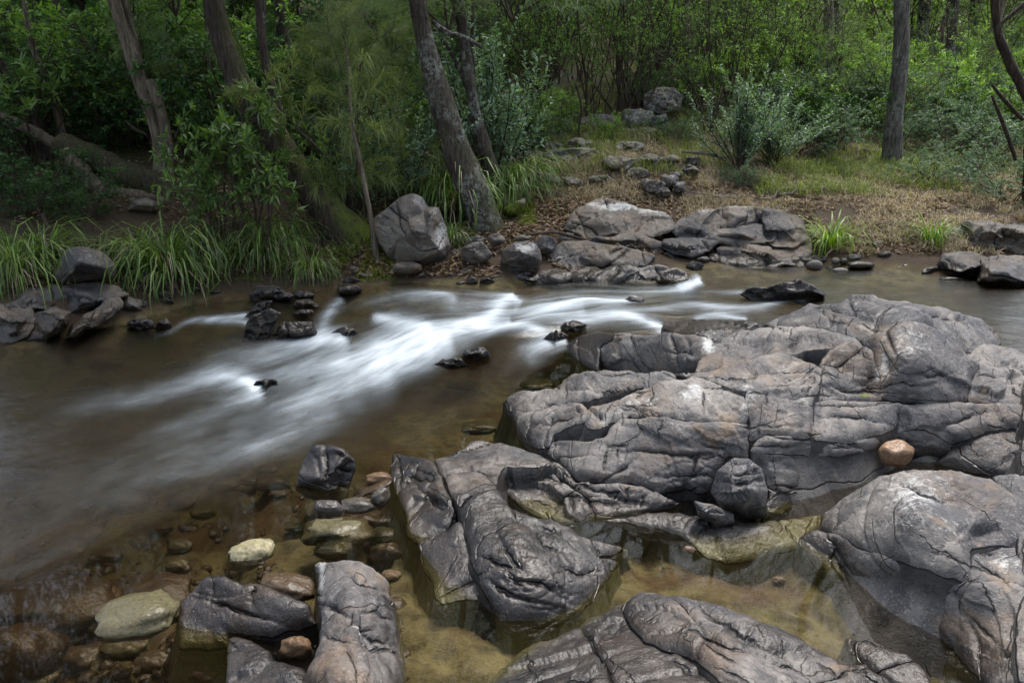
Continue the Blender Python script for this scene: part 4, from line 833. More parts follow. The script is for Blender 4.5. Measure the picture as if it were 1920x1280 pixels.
for cx, cy, w_, h_, lab in ((1020,338,60,30,'mossy stone in the eroded bank below the undercut rock'),(985,352,40,22,'small stone beside the tussock on the eroded bank'),(1160,306,70,30,'broad lichened stone in the grassy embankment'),(1195,326,50,24,'tilted stone in the grassy embankment'),(1128,338,50,20,'flat stone at the foot of the grassy embankment'),
        (1215,300,44,22,'stone half sunk in the dry grass of the embankment'),(1068,342,56,22,'long low stone below the undercut rock'),(1000,296,40,30,'upright stone left of the undercut rock'),(1085,270,50,24,'stone breaking the slope above the undercut rock'),(1035,278,44,24,'rounded stone above the undercut rock'),(1180,276,60,22,'flat stone under the ledge stones'),(1255,300,40,20,'small stone near the end of the embankment')):
    q = ground_hit(cx, cy+h_/2)[0]
    boulder('embankment_stone', None, ell(cx, cy, w_, h_, 8, .05, .2), q[1]-.05, None, .18, .4, step=2, rough=2.2, fs=1.1, chisel=6, tight=.1, wob=4, mat='bank_rock', lich=.38, moss=.36, lean=.8, label=lab, cat='stone')
boulder('overhang_rock', None, [(1000,312),(1010,290),(1050,280),(1100,276),(1128,288),(1135,305),(1118,326),(1090,322),(1050,320),(1015,326)], 9.15, None, .3, .5, rough=2.2, step=2, chisel=6, moss=.42, lich=.4, label='mossy undercut rock beneath the dry grass slope', cat='rock')
GK = 'lichened stones below the grass slope'
for cx, cy, w_, h_ in ((1225,350,44,24),(1255,340,40,26),(1242,360,30,16),(1212,342,24,16),(1275,352,24,20),(1265,326,26,14),(1300,300,30,16),(1295,318,36,18)):
    boulder('slope_stone', None, ell(cx, cy, w_, h_), ground_hit(cx, cy+h_/2+2)[0][1]-.1, None, .14, .2, rough=2.5, mat='bank_rock', lich=.4, step=2, wob=4, chisel=6, tight=.1, label='lichen spotted stone in the little heap under the grass slope', cat='stone', group=GK)
boulder('hidden_rock', None, [(803,285),(806,250),(818,232),(834,236),(840,262),(836,288)], 8.8, None, .2, .3, mat='boulder', label='brown rock half hidden in shrubs behind the lichened leaning trunk', cat='rock')
boulder('hidden_rock', None, [(238,398),(246,376),(270,370),(292,378),(296,398)], 7.3, None, .15, .2, mat='boulder', moss=.3, label='mossy rock tucked under the fallen log', cat='rock')

# ------------------------------------------------------------------ river pebbles near the camera
def pebble_mesh(seed):
    r = np.random.default_rng(seed); nu, nv = 28, 16
    th = np.linspace(0, 2*math.pi, nu, endpoint=False); ph = np.linspace(-math.pi/2, math.pi/2, nv)
    Th, Ph = np.meshgrid(th, ph); e = .82
    sg = lambda v: np.sign(v)*np.abs(v)**e
    P = np.stack([sg(np.cos(Ph))*sg(np.cos(Th)), sg(np.cos(Ph))*sg(np.sin(Th)), np.sin(Ph)], -1).reshape(-1, 3)
    P *= (1+.26*fbm(P*1.2+seed*3.1, 3)+.03*fbm(P*6+seed, 2))[:, None]; f1, e1 = facets(P+seed*2.2, .9, seed); P *= (1+.07*f1)[:, None]
    i = np.arange(nu*nv).reshape(nv, nu); j = np.roll(i, -1, 1)
    return P, np.stack([i[:-1], j[:-1], j[1:], i[1:]], -1).reshape(-1, 4)
unit_n = lambda v: v/(np.linalg.norm(v, axis=1, keepdims=True)+1e-9)
PEB = [pebble_mesh(k) for k in range(6)]
_b, _f = pebble_mesh(7); _b = unit_n(_b)*(1+.36*fbm(unit_n(_b)*.9+4, 2))[:, None]*np.array([1.1, 1, .86]); PEB.append((_b, _f))
pm = {}
def pebble(px, py, w, h, mat, label, z=None, rot=0.0, group=None, tilt=0.0, name='pebble'):
    k = 6 if name == 'cobble' else (int(px)*3+int(py)) % 6
    if z is None:                                # lies on the bed
        for _ in range(4):
            z0 = -.15 if z is None else z; q = at_z(px, py, z0); dist = np.linalg.norm(q-np.array([0, 0, CAMH])); hh = h*dist/FPX
            z = float(GH(q[0], q[1]))+hh*.40
    q = at_z(px, py, z); dist = np.linalg.norm(q-np.array([0, 0, CAMH])); sx = w*dist/FPX/2; sz = h*dist/FPX/2
    key = (k, mat)
    if key not in pm: pm[key] = mesh('pebble', PEB[k][0], [PEB[k][1]], M[mat])
    o = link(name, pm[key], None, q, label, 'pebble', group)
    o.scale = (sx, sx*.72, sz*.9); o.rotation_euler = (0, tilt, rot)
    return o
pebble(1680,849,62,62,'pebble_orange','orange-brown rounded cobble perched in a cleft of the bedrock outcrop', .19, .5, tilt=.35, name='cobble')
pebble(710,896,42,22,'pebble_tan','pinkish pebble topping the little pile beside the upright block', .07, .2)
pebble(702,913,58,12,'pebble_brown','thin slanted brown stone leaning on the pebble pile', .05, .2, tilt=-.35)
pebble(714,932,38,38,'pebble_dark','glossy dark oval pebble standing in the pebble pile', .03, 1.2)
pebble(671,947,58,28,'pebble_dark','glossy dark flat pebble ringed by a bright waterline', .01, 0)
pebble(632,997,120,44,'pebble_olive','large olive cobble just breaking the surface below the upright block', -.03, 0)
pebble(679,977,72,34,'pebble_brown','dark brown cobble under water next to the large olive cobble')
pebble(722,1003,56,26,'pebble_olive','olive pebble under water between brown cobbles')
pebble(726,981,30,20,'pebble_olive','little olive pebble under water by the tongue')
pebble(727,1043,64,54,'pebble_brown','round brown cobble under water beside the rock tongue')
pebble(732,1078,36,16,'pebble_tan','pale tan pebble under water below the round brown cobble')
pebble(692,1028,34,26,'pebble_brown','small reddish pebble under water touching the round brown cobble')
pebble(622,1030,66,24,'pebble_olive','olive pebble just behind the top of the forked rock', -.02)
pebble(469,1039,80,44,'pebble_pale','pale yellow cobble standing out on the olive bed', -.01, .3, tilt=-.2)
pebble(540,1100,92,38,'pebble_brown','wet red-brown cobble lying behind the forked rock', .04, -.1, tilt=.1)
pebble(258,1158,136,62,'pebble_olive','big shining green cobble rising from the shallow water', .0, .15, tilt=-.12)
pebble(297,1106,112,38,'pebble_brown','brown cobble under water behind the shining green cobble')
pebble(95,1132,180,62,'pebble_brown','long brown boulder under water left of the shining green cobble')
pebble(197,1120,52,40,'pebble_tan','ochre angular stone under water between brown cobbles')
pebble(38,1228,120,92,'pebble_brown','large round brown boulder under water')
pebble(95,1186,110,34,'pebble_brown','flat brown stone under water behind the large round boulder')
pebble(385,1262,58,36,'pebble_tan','orange-brown pebble under water at the foot of the forked rock')
pebble(556,1214,50,42,'pebble_tan','wet tan pebble in the tiny pool of the forked rock', .02)
for px, py, w_, h_, mt in ((420,907,52,24,'brown'),(510,906,56,30,'brown'),(470,902,30,14,'brown'),(336,1024,40,22,'olive'),(326,1014,22,12,'brown'),(242,937,62,24,'brown'),(117,1030,70,36,'olive'),(55,1035,40,24,'brown'),(240,900,56,24,'brown'),(150,1000,60,24,'olive'),(130,1060,70,26,'brown'),
        (90,1080,90,40,'dark'),(20,1110,70,40,'brown'),(380,960,40,18,'olive'),(520,925,30,14,'tan'),(560,985,46,14,'olive'),(200,1040,50,20,'brown'),(300,990,40,18,'brown'),(230,1210,70,26,'olive'),(60,1270,70,30,'olive'),(330,1060,36,20,'olive'),(180,860,60,20,'olive'),(100,940,60,24,'brown'),
        (60,880,60,20,'brown'),(320,890,44,18,'olive'),(450,870,40,16,'brown'),(690,1015,26,16,'olive'),(705,962,24,12,'brown'),(1010,720,60,14,'olive'),(900,800,60,18,'olive'),(870,720,60,14,'olive'),(170,720,50,14,'olive'),(60,690,50,16,'olive'),(200,680,46,14,'brown'),(380,650,50,14,'brown'),(330,680,40,12,'olive'),(250,650,40,12,'brown'),
        (160,1150,40,20,'olive'),(30,960,50,22,'brown'),(280,1240,60,30,'brown'),(150,1235,60,34,'brown'),(340,940,46,18,'brown'),(500,880,36,14,'brown')):
    pebble(px, py, w_*1.05, h_, 'pebble_'+mt, {'brown':'brown cobble under the moving water of the pool','olive':'olive cobble under the moving water of the pool','dark':'dark algae covered cobble under the shallow water','tan':'pale pebble under the shallow water'}[mt], group='submerged cobbles of the stream bed')
pebble(1293,1030,20,13,'pebble_tan','orange pebble at the end of the wet ledge in the rock pool', .01)
pebble(1413,1062,40,24,'pebble_olive','olive stone under the rock pool where drops splash')
pebble(1460,1088,20,16,'pebble_tan','small tan pebble under the rock pool')

# ------------------------------------------------------------------ trunks, limbs, logs
def tube(P, R, sides=10, rough=.06, seed=0, cap=True):
    """P (n,3) centre line, R (n) radii -> V, F"""
    P = np.asarray(P, float); R = np.asarray(R, float); n = len(P)
    T = np.gradient(P, axis=0); T /= np.linalg.norm(T, axis=1, keepdims=True)+1e-12
    ref = np.array([0.31, 0.95, 0.05]); U = np.cross(T, ref); U /= np.linalg.norm(U, axis=1, keepdims=True)+1e-9
    W = np.cross(T, U); a = np.linspace(0, 2*math.pi, sides, endpoint=False)
    ring = np.cos(a)[None, :, None]*U[:, None]+np.sin(a)[None, :, None]*W[:, None]
    V = P[:, None]+ring*R[:, None, None]
    if rough:
        q = V.reshape(-1, 3); m = 1/max(R.max(), .01)
        V = V+ring*(R[:, None]*rough*(2*fbm(np.c_[q[:, :2]*m*.9, q[:, 2]*m*.22]+seed, 3).reshape(n, sides)+.8*fbm(q*m*.35+seed*2, 2).reshape(n, sides)))[:, :, None]
    V = V.reshape(-1, 3); i = np.arange(n*sides).reshape(n, sides); j = np.roll(i, -1, 1)
    F = np.stack([i[:-1], j[:-1], j[1:], i[1:]], -1).reshape(-1, 4)
    return V, F
class MB:
    def __init__(s): s.V = []; s.F = {3: [], 4: []}; s.n = 0; s.A = []
    def add(s, V, F, tone=None):
        F = np.asarray(F, int); s.V.append(V); s.F[F.shape[1]].append(F+s.n); s.n += len(V)
        s.A.append(np.broadcast_to(0.0 if tone is None else tone, len(V)))
    def build(s, name, mat, attr='tone', smooth=True):
        return mesh(name, np.concatenate(s.V), [np.concatenate(f) for f in s.F.values() if f], M[mat] if isinstance(mat, str) else mat, {attr: np.concatenate(s.A)}, smooth)
def px_line(pts, Y, m=8):
    """(px,py,r_px[,dY]) -> centre line and radii in metres at distance Y"""
    c = catmull([(p[0], p[1], p[2], p[3] if len(p) > 3 else 0) for p in pts], m)
    P = at_y(c[:, 0], c[:, 1], Y+c[:, 3]); d = np.linalg.norm(P-np.array([0, 0, CAMH]), axis=1)
    return P, c[:, 2]*d/FPX
def trunk_mesh(pts, Y, mat, sides=16, flare=.5, moss=0.0, top=None, rough=.13, seed=0, sink=.25):
    P, R = px_line(pts, Y)
    if top is not None:                                     # goes on above the picture
        n = 14; t = np.linspace(0, 1, n+1)[1:, None]; dirn = P[-1]-P[-4]; dirn /= np.linalg.norm(dirn)
        e = P[-1]+dirn*top*t*.7+np.array([0, 0, 1])*top*t*t*.5
        P = np.concatenate([P, e]); R = np.concatenate([R, R[-1]*(1-.65*t[:, 0])])
    k = np.arange(len(P)); h = np.linalg.norm(P-P[0], axis=1); R = R*(1+flare*np.exp(-h/(2.2*R[0])))
    foot = P[:1]-(P[1]-P[0])/np.linalg.norm(P[1]-P[0])*sink; foot[:, 2] = np.minimum(foot[:, 2], GHf(foot[:, 0], foot[:, 1])-.12)
    P = np.concatenate([foot, P]); R = np.concatenate([R[:1]*1.15, R])
    # resample denser
    s = np.concatenate([[0], np.cumsum(np.linalg.norm(np.diff(P, axis=0), axis=1))]); u = np.arange(0, s[-1], max(.05, R[0]*.35))
    P = np.stack([np.interp(u, s, P[:, k]) for k in range(3)], 1); R = np.interp(u, s, R)
    V, F = tube(P, R, sides, rough, seed)
    mo = np.full(len(V), 0.0)
    if moss: mo = moss*np.exp(-np.repeat(u, sides)/1.1)*sstep(-.2, .6, vn_x(V, P, sides))
    m = mesh('trunk', V, [F], M[mat], dict(moss=mo)); return m, P, R
def vn_x(V, P, sides):
    o = V-np.repeat(P, sides, 0); o /= np.linalg.norm(o, axis=1, keepdims=True)+1e-9
    return o[:, 0]*.5+o[:, 2]*.9

# ------------------------------------------------------------------ leaves and shrubs
def unit(v): return v/(np.linalg.norm(v, axis=-1, keepdims=True)+1e-12)
def leaf_faces(pos, d, nrm, L, Wd, tone, droop=.15, fold=.25):
    """folded lance shaped leaves: six points, four triangles"""
    n = len(pos); d = unit(d); s = unit(np.cross(d, nrm)); u = np.cross(s, d)
    L = np.broadcast_to(L, n)[:, None]; Wd = np.broadcast_to(Wd, n)[:, None]
    b = pos; m = pos+d*L*.5-u*L*droop*.2; tip = pos+d*L-u*L*droop
    l = pos+d*L*.42+s*Wd*.5+u*Wd*fold-u*L*droop*.15; r = pos+d*L*.42-s*Wd*.5+u*Wd*fold-u*L*droop*.15
    V = np.stack([b, l, m, r, tip], 1).reshape(-1, 3); k = np.arange(n)[:, None]*5
    F = np.concatenate([k+np.array([[0, 2, 1]]), k+np.array([[0, 3, 2]]), k+np.array([[1, 2, 4]]), k+np.array([[2, 3, 4]])])
    return V, F, np.repeat(tone, 5)
def grow(r, base, d, length, n=7, bend=.35, up=.2, jit=.12):
    P = [np.array(base, float)]; d = unit(np.array(d, float)); st = length/n; ax_ = unit(r.normal(size=3))
    for k in range(n):
        d = unit(d+jit*r.normal(size=3)+ax_*bend/n+np.array([0, 0, up])/n); P.append(P[-1]+d*st)
    return np.array(P)
def shrub_meshes(seed, h=1.0, spread=.7, mains=6, subs=6, twigs=5, leaf=(.06, .018), per=12, style='spiral', mat='leaf_mid', stem=.012, bare=.25, up=.3, droop=.2, wood='twig', tonebase=0.0, twl=.35):
    r = np.random.default_rng(seed); st = MB(); lp, ld, ln, lt = [], [], [], []
    for a in range(mains):
        az = 2*math.pi*(a+r.uniform(-.3, .3))/mains; tl = r.uniform(.1, 1)*spread
        d = np.array([math.cos(az)*tl, math.sin(az)*tl, 1]); L = h*r.uniform(.7, 1.05)
        P = grow(r, (r.uniform(-.04, .04)*h, r.uniform(-.04, .04)*h, -.05*h), d, L, 9, .4, up)
        st.add(*tube(P, np.linspace(stem, stem*.35, len(P)), 5, 0))
        for b in range(subs):
            t = bare+(1-bare)*(b+r.uniform(0, 1))/subs; i = min(int(t*9), 8); f = t*9-i; o = P[i]*(1-f)+P[i+1]*f
            ax1 = unit(P[i+1]-P[i]); dd = unit(ax1*.6+unit(np.cross(ax1, r.normal(size=3)))*.9); L2 = L*twl*(1.15-.6*t)*r.uniform(.7, 1.3)
            Q = grow(r, o, dd, L2, 6, .4, up)
            st.add(*tube(Q, np.linspace(stem*.4, stem*.15, len(Q)), 4, 0))
            tw = [Q]
            for c in range(twigs):
                t2 = .25+.75*(c+r.uniform(0, 1))/twigs; i2 = min(int(t2*6), 5); o2 = Q[i2]; ax2 = unit(Q[i2+1]-Q[i2])
                Q2 = grow(r, o2, ax2*.6+unit(np.cross(ax2, r.normal(size=3)))*.8, L2*.5*r.uniform(.6, 1.2), 4, .3, up*.5)
                st.add(*tube(Q2, np.linspace(stem*.2, stem*.1, len(Q2)), 3, 0)); tw.append(Q2)
            tn = r.uniform(0, .35)
            for Q2 in tw:
                m = per; tt = np.clip(r.uniform(.15, 1.02, m) if style != 'whorl' else 1-np.abs(r.normal(0, .14, m)), 0, 1)*(len(Q2)-1.001)
                ii = tt.astype(int); ff = (tt-ii)[:, None]; pos = Q2[ii]*(1-ff)+Q2[ii+1]*ff; axd = unit(Q2[ii+1]-Q2[ii])
                side = unit(np.cross(axd, r.normal(size=(m, 3)))); lean = .9 if style == 'spiral' else .75
                dd = unit(axd*.55+side*lean+np.array([0, 0, .1]))
                nr = unit(np.array([0, 0, 1.0])+.5*r.normal(size=(m, 3)))
                lp.append(pos); ld.append(dd); ln.append(nr); lt.append(np.clip(tonebase+tn+r.uniform(0, .65, m), 0, 1))
    lp, ld, ln, lt = map(np.concatenate, (lp, ld, ln, lt)); n = len(lp)
    V, F, tn = leaf_faces(lp, ld, ln, leaf[0]*r.uniform(.55, 1.2, n), leaf[1]*r.uniform(.7, 1.2, n), lt, droop)
    ms = st.build('stems', wood, 'moss'); mf = mesh('foliage', V, [F], M[mat], dict(tone=tn), smooth=False)
    return ms, mf
def spire_meshes(seed, h=.9, shoots=30, mat='leaf_spire', leaf=(.038, .018), gap=.010):
    """upright shoots densely set with little leaves"""
    r = np.random.default_rng(seed); st = MB(); lp, ld, lt = [], [], []
    for a in range(shoots):
        az = r.uniform(0, 2*math.pi); tl = abs(r.normal(0, .6)); d = np.array([math.cos(az)*tl, math.sin(az)*tl, .9]); L = h*r.uniform(.5, 1.15)
        P = grow(r, (0, 0, 0), d, L, 9, .12, .25, .03); st.add(*tube(P, np.linspace(.008, .0025, len(P)), 4, 0))
        curves = [P]
        for b in range(r.integers(2, 5)):
            i = r.integers(3, 8); ax1 = unit(P[i]-P[i-1]); curves.append(grow(r, P[i], ax1*.9+unit(np.cross(ax1, r.normal(size=3)))*.6, L*r.uniform(.2, .45), 6, .15, .7, .03))
            st.add(*tube(curves[-1], np.linspace(.004, .0015, 7), 3, 0))
        for C in curves:
            s = np.concatenate([[0], np.cumsum(np.linalg.norm(np.diff(C, axis=0), axis=1))]); u = np.arange(s[-1]*(.25 if C is P else .1), s[-1], gap)
            if not len(u): continue
            p = np.stack([np.interp(u, s, C[:, k]) for k in range(3)], 1); ax1 = unit(np.gradient(p, axis=0)) if len(p) > 2 else np.tile(unit(C[-1]-C[0]), (len(p), 1))
            sd_ = unit(np.cross(ax1, r.normal(size=(len(p), 3))))
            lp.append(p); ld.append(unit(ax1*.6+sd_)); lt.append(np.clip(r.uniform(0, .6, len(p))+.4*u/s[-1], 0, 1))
    lp, ld, lt = map(np.concatenate, (lp, ld, lt)); n = len(lp)
    V, F, tn = leaf_faces(lp, ld, unit(np.array([0, 0, 1.])+.4*r.normal(size=(n, 3))), leaf[0]*r.uniform(.7, 1.3, n), leaf[1], lt, .1)
    return st.build('stems', 'twig', 'moss'), mesh('foliage', V, [F], M[mat], dict(tone=tn), smooth=False)
def needle_meshes(seed, h=1.5, mains=5, subs=12, per=60, nl=.22, mat='needle', spread=.8, stem=.014, wd=.0022, drp=.9):
    """feathery she-oak spray: drooping thread-like needles in tufts along the twigs"""
    r = np.random.default_rng(seed); st = MB(); q = MB()
    for a in range(mains):
        az = r.uniform(0, 2*math.pi); tl = r.uniform(.2, 1)*spread
        P = grow(r, (0, 0, 0), (math.cos(az)*tl, math.sin(az)*tl, 1), h*r.uniform(.7, 1.05), 9, .4, .1); st.add(*tube(P, np.linspace(stem, stem*.3, 10), 5, 0))
        for b in range(subs):
            i = r.integers(2, 10) if b else 9; i = min(i, 9); ax1 = unit(P[i]-P[i-1]); C = grow(r, P[i], ax1*.5+unit(np.cross(ax1, r.normal(size=3)))*.9, h*.28*r.uniform(.6, 1.3), 6, .3, -.1)
            st.add(*tube(C, np.linspace(stem*.3, stem*.1, 7), 3, 0))
            m = per; tt = r.uniform(.1, 1, m)*5.99; ii = tt.astype(int); ff = (tt-ii)[:, None]; pos = C[ii]*(1-ff)+C[ii+1]*ff; ad = unit(C[ii+1]-C[ii])
            d0 = unit(ad*.8+.8*r.normal(size=(m, 3))*.6); L = nl*r.uniform(.5, 1.2, m)[:, None]; sdv = unit(np.cross(d0, np.array([.3, -1, .2])))*wd
            p1 = pos+d0*L*.5; d1 = unit(d0+np.array([0, 0, -drp])); p2 = p1+d1*L*.5
            V = np.stack([pos-sdv, pos+sdv, p1+sdv, p1-sdv, p2], 1).reshape(-1, 3); k = np.arange(m)[:, None]*5
            tn = np.repeat(np.clip(r.uniform(0, .6, m)+r.uniform(0, .4), 0, 1), 5)
            q.add(V, k+np.array([[0, 1, 2]]), tn); q.F[3].append(k+np.array([[0, 2, 3]])+q.n-len(V)); q.F[3].append(k+np.array([[3, 2, 4]])+q.n-len(V))
    return st.build('stems', 'twig', 'moss'), q.build('foliage', mat, smooth=False)
def blades(r, n, L, wd, base_r, out, droop, seg=5, tone0=0.0):
    az = r.uniform(0, 2*math.pi, n); el = r.beta(1.2, 1.6, n)*out; L = L*r.uniform(.45, 1.1, n)
    b = np.stack([np.cos(az)*base_r*r.uniform(0, 1, n), np.sin(az)*base_r*r.uniform(0, 1, n), np.zeros(n)], 1)
    az = az+r.normal(0, .35, n); hd = np.stack([np.cos(az), np.sin(az), 0*az], 1); sd_ = np.stack([-np.sin(az), np.cos(az), 0*az], 1)
    tw = r.uniform(-.8, .8, n)[:, None]; sd_ = unit(sd_+tw*np.array([0, 0, 1])*.4)
    P = [b]; ang = el; dr = droop*r.uniform(.4, 1.3, n)
    for k in range(seg):
        ang = ang+dr*(k+.6)/seg; P.append(P[-1]+(hd*np.sin(ang)[:, None]+np.array([0, 0, 1.])*np.cos(ang)[:, None])*(L/seg)[:, None])
    V = []; wv = [1, 1, .9, .75, .5, .02]
    for k in range(seg+1):
        o = sd_*wd*.5*wv[int(k*5/seg)]; V += [P[k]-o, P[k]+o]
    V = np.stack(V, 1); m = 2*(seg+1); i = np.arange(n)[:, None]*m
    F = np.concatenate([i+np.array([[2*k, 2*k+1, 2*k+3, 2*k+2]]) for k in range(seg)])
    tn = np.clip(tone0+r.uniform(0, 1, n), 0, 1); return V.reshape(-1, 3), F, np.repeat(tn, m)
def tussock_mesh(seed, n=260, L=.9, wd=.009, mat='blade', out=1.1, droop=2.1, dead=110):
    r = np.random.default_rng(seed); V, F, t = blades(r, n, L, wd, .09, out, droop)
    a = mesh('leaf_blades', V, [F], M[mat], dict(tone=t), smooth=False); d_ = None
    if dead:
        V, F, t = blades(r, dead, L*.7, wd*.7, .1, 1.5, 2.0); d_ = mesh('dead_blades', V, [F], M['straw'], dict(tone=t), smooth=False)
    return a, d_

def thing2(name, parts, loc, scale, rot, label, cat, group=None):
    e = link(name, None, None, loc, label, cat, group); e.scale = (scale,)*3 if np.isscalar(scale) else scale; e.rotation_euler = rot if not np.isscalar(rot) else (0, 0, rot)
    e.empty_display_size = .1
    for pn, me in parts:
        if me is None: continue
        c = link(pn, me, e)
        if pn in ('foliage', 'leaf_blades', 'dead_blades', 'crown'): c['kind'] = 'stuff'
    return e

S = {}
S['broad'] = [shrub_meshes(k, 1.2, .8, 5, 5, 3, (.10, .025), 8, 'whorl', 'leaf_broad', .011, .45, .25, .15) for k in (11, 12, 13)]
S['mid'] = [shrub_meshes(k, 1.2, .8, 6, 7, 5, (.055, .018), 12, 'spiral', 'leaf_mid', .010, .15, .25) for k in (21, 22, 23)]
S['light'] = [shrub_meshes(k, 1.2, .7, 5, 6, 4, (.065, .022), 11, 'spiral', 'leaf_light', .009, .15, .35) for k in (31, 32)]
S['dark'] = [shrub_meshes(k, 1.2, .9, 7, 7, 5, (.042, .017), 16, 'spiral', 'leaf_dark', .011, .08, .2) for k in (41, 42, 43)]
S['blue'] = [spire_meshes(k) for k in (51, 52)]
S['bluefine'] = [shrub_meshes(k, 1.2, 1.0, 7, 8, 5, (.034, .016), 20, 'spiral', 'leaf_blue', .009, .1, .15) for k in (61, 62)]
S['needle'] = [needle_meshes(k) for k in (71, 72)]
S['needlegrey'] = [needle_meshes(k, 1.5, 5, 12, 55, .26, 'needle_grey') for k in (73, 74)]
S['open'] = [shrub_meshes(k, 2.0, .5, 5, 7, 4, (.05, .014), 9, 'spiral', 'leaf_mid', .014, .45, .2, twl=.3) for k in (81, 82, 83)]
S['airy'] = [shrub_meshes(k, 2.2, .55, 6, 8, 5, (.035, .010), 9, 'spiral', 'needle_grey', .012, .4, .2, twl=.33) for k in (91, 92)]
TU = [tussock_mesh(k) for k in (1, 2, 3)]; TB = [tussock_mesh(k, 90, .5, .011, 'blade_bright', .9, 1.3, 14) for k in (4, 5)]; TD = [tussock_mesh(6, 60, .6, .008, 'blade', .8, 1.8, 220)]
KIND = dict(broad='broad_leaved_shrub', mid='leafy_shrub', light='light_green_shrub', dark='dark_shrub', blue='blue_green_shrub', bluefine='fine_leaved_shrub', needle='casuarina_sapling', needlegrey='casuarina_spray', open='open_shrub', airy='airy_shrub')
vr = np.random.default_rng(99)
def plant(kind, px, py, hpx, label, cat='shrub', group=None, Y=None, squash=1.0, variant=None, tilt=0.0, rot=None):
    """stands with its foot at pixel (px,py), hpx tall"""
    if Y is None:
        q = ground_hit(px, py)[0]
        if np.isnan(q[0]): return None
    else:
        q = at_y(px, py, Y); top = at_y(px, py-hpx, Y); q[2] = GHf(q[0], q[1])-.02; h1 = (top[2]-q[2])*FPX/q[1]; squash *= (.35+.65*hpx/max(h1, 1)); hpx = h1
    v = S[kind]; ms, mf = v[(variant if variant is not None else vr.integers(0, 99)) % len(v)]
    h0 = dict(broad=1.2, mid=1.2, light=1.2, dark=1.2, blue=.9, bluefine=1.15, needle=1.55, needlegrey=1.55, open=2.0, airy=2.2)[kind]
    s = hpx*q[1]/FPX/h0
    return thing2(KIND[kind], [('stems', ms), ('foliage', mf)], q, (s*squash, s*squash, s), (tilt, tilt*.5, vr.uniform(0, 6.28) if rot is None else rot), label, cat, group)
def tuft(lib, px, py, hpx, label, group=None, sq=1.0, name='grass_tussock'):
    q = ground_hit(px, py)[0]; a, d_ = lib[vr.integers(0, 99) % len(lib)]; s = hpx*q[1]/FPX/(.30 if lib is TB else .40)
    return thing2(name, [('leaf_blades', a), ('dead_blades', d_)], q, (s*sq, s*sq, s), vr.uniform(0, 6.28), label, 'tussock', group)

# named trees
crown_lib = []
def crown_mesh(seed, rad=2.2, clumps=46, per=70, leaf=(.11, .03), mat='leaf_mid'):
    r = np.random.default_rng(seed); c = unit(r.normal(size=(clumps, 3)))*(r.uniform(.25, 1, (clumps, 1))**.6)*rad*np.array([1, 1, .7])
    pos = (c[:, None]+r.normal(size=(clumps, per, 3))*.34).reshape(-1, 3); n = len(pos)
    V, F, t = leaf_faces(pos, unit(r.normal(size=(n, 3))+np.array([0, 0, -.3])), unit(r.normal(size=(n, 3))+np.array([0, 0, 1])), leaf[0]*r.uniform(.6, 1.3, n), leaf[1]*1.2, r.uniform(0, 1, n), .2)
    return mesh('crown', V, [F], M[mat], dict(tone=t), smooth=False)
CR = [crown_mesh(1), crown_mesh(2, 2.6, 60, 70, (.12, .028), 'leaf_dark'), crown_mesh(3, 2.0, 40, 80, (.10, .02), 'needle_grey')]
def spray(e, kind, px, py, hpx, Y, sq):
    ms, mf = S[kind][(px+py) % 2]; s = hpx*Y/FPX/1.55; q = at_y(px, py, Y)-np.array(e.location)
    for nm, me in (('twigs', ms), ('foliage', mf)):
        c = link(nm, me, e); c.location = q; c.scale = (s*sq, s*sq, s); c.rotation_euler = (0, 0, px*.7)
        if nm == 'foliage': c['kind'] = 'stuff'
def tree(pts, Y, mat, label, top=7.0, moss=0.0, crown=0, cs=1.0, flare=.5, sides=16, seed=0, group=None, branches=(), name='tree', sink=.25, cmany=3):
    m, P, R = trunk_mesh(pts, Y, mat, sides, flare, moss, top, seed=seed, sink=sink)
    e = link(name, None, None, P[0], label, 'tree', group)
    o = link('trunk', m, e); o.location = -Vector(P[0])
    for bp, Yb in branches:
        Pb, Rb = px_line(bp, Yb, 6); V, F = tube(Pb, Rb, 8, .08, seed)
        b = link('limb', mesh('limb', V, [F], M[mat], dict(moss=np.zeros(len(V)))), e); b.location = -Vector(P[0])
    if crown is not None and top:
        r = np.random.default_rng(seed+5)
        for k in range(cmany):
            c = link('crown', CR[crown], e); c['kind'] = 'stuff'; i = len(P)-1-int(k*len(P)*.10)
            q = P[i]-P[0]+np.array([r.normal(0, .9), r.normal(0, .9), r.normal(0, .4)]); c.location = q; c.scale = (cs*(1-.12*k),)*3; c.rotation_euler = (0, 0, r.uniform(0, 6.28))
    return e
TA = tree([(915,432,26),(880,345,27),(846,250,24),(818,160,21),(798,80,17),(786,20,15),(774,-50,14)], 7.35, 'bark_lichen', 'leaning dark trunk spotted with pale lichen beside a thinner twin on the far bank', 6, .25, 2, .9, .25, 20, 3,
     branches=[([(812,40,4),(835,60,5),(870,70,4),(905,90,3)], 7.4), ([(770,30,3),(790,25,3),(800,35,4)], 7.3)])
TB_ = tree([(936,378,15),(915,300,14),(893,220,11),(878,140,10),(868,60,9),(860,-30,8)], 7.95, 'bark_lichen', 'thinner leaning trunk close behind the lichen spotted trunk', 5, .1, 2, .8, .3, 16, 4,
     branches=[([(893,215,4),(870,150,5),(840,90,4),(810,50,3)], 8.0), ([(890,180,4),(885,90,4),(888,0,3)], 8.05)])
TC_ = tree([(668,462,36),(625,405,27),(575,345,25),(530,285,26),(498,225,22),(462,185,21),(434,120,19),(412,60,17),(392,-40,16)], 7.15, 'bark_dark', 'thick dark trunk leaning left over a mossy root by the water', 6, 1.2, 1, 1.0, .35, 20, 5,
     branches=[([(525,255,16),(512,180,9),(497,110,7),(487,40,6),(482,-30,5)], 7.3)])
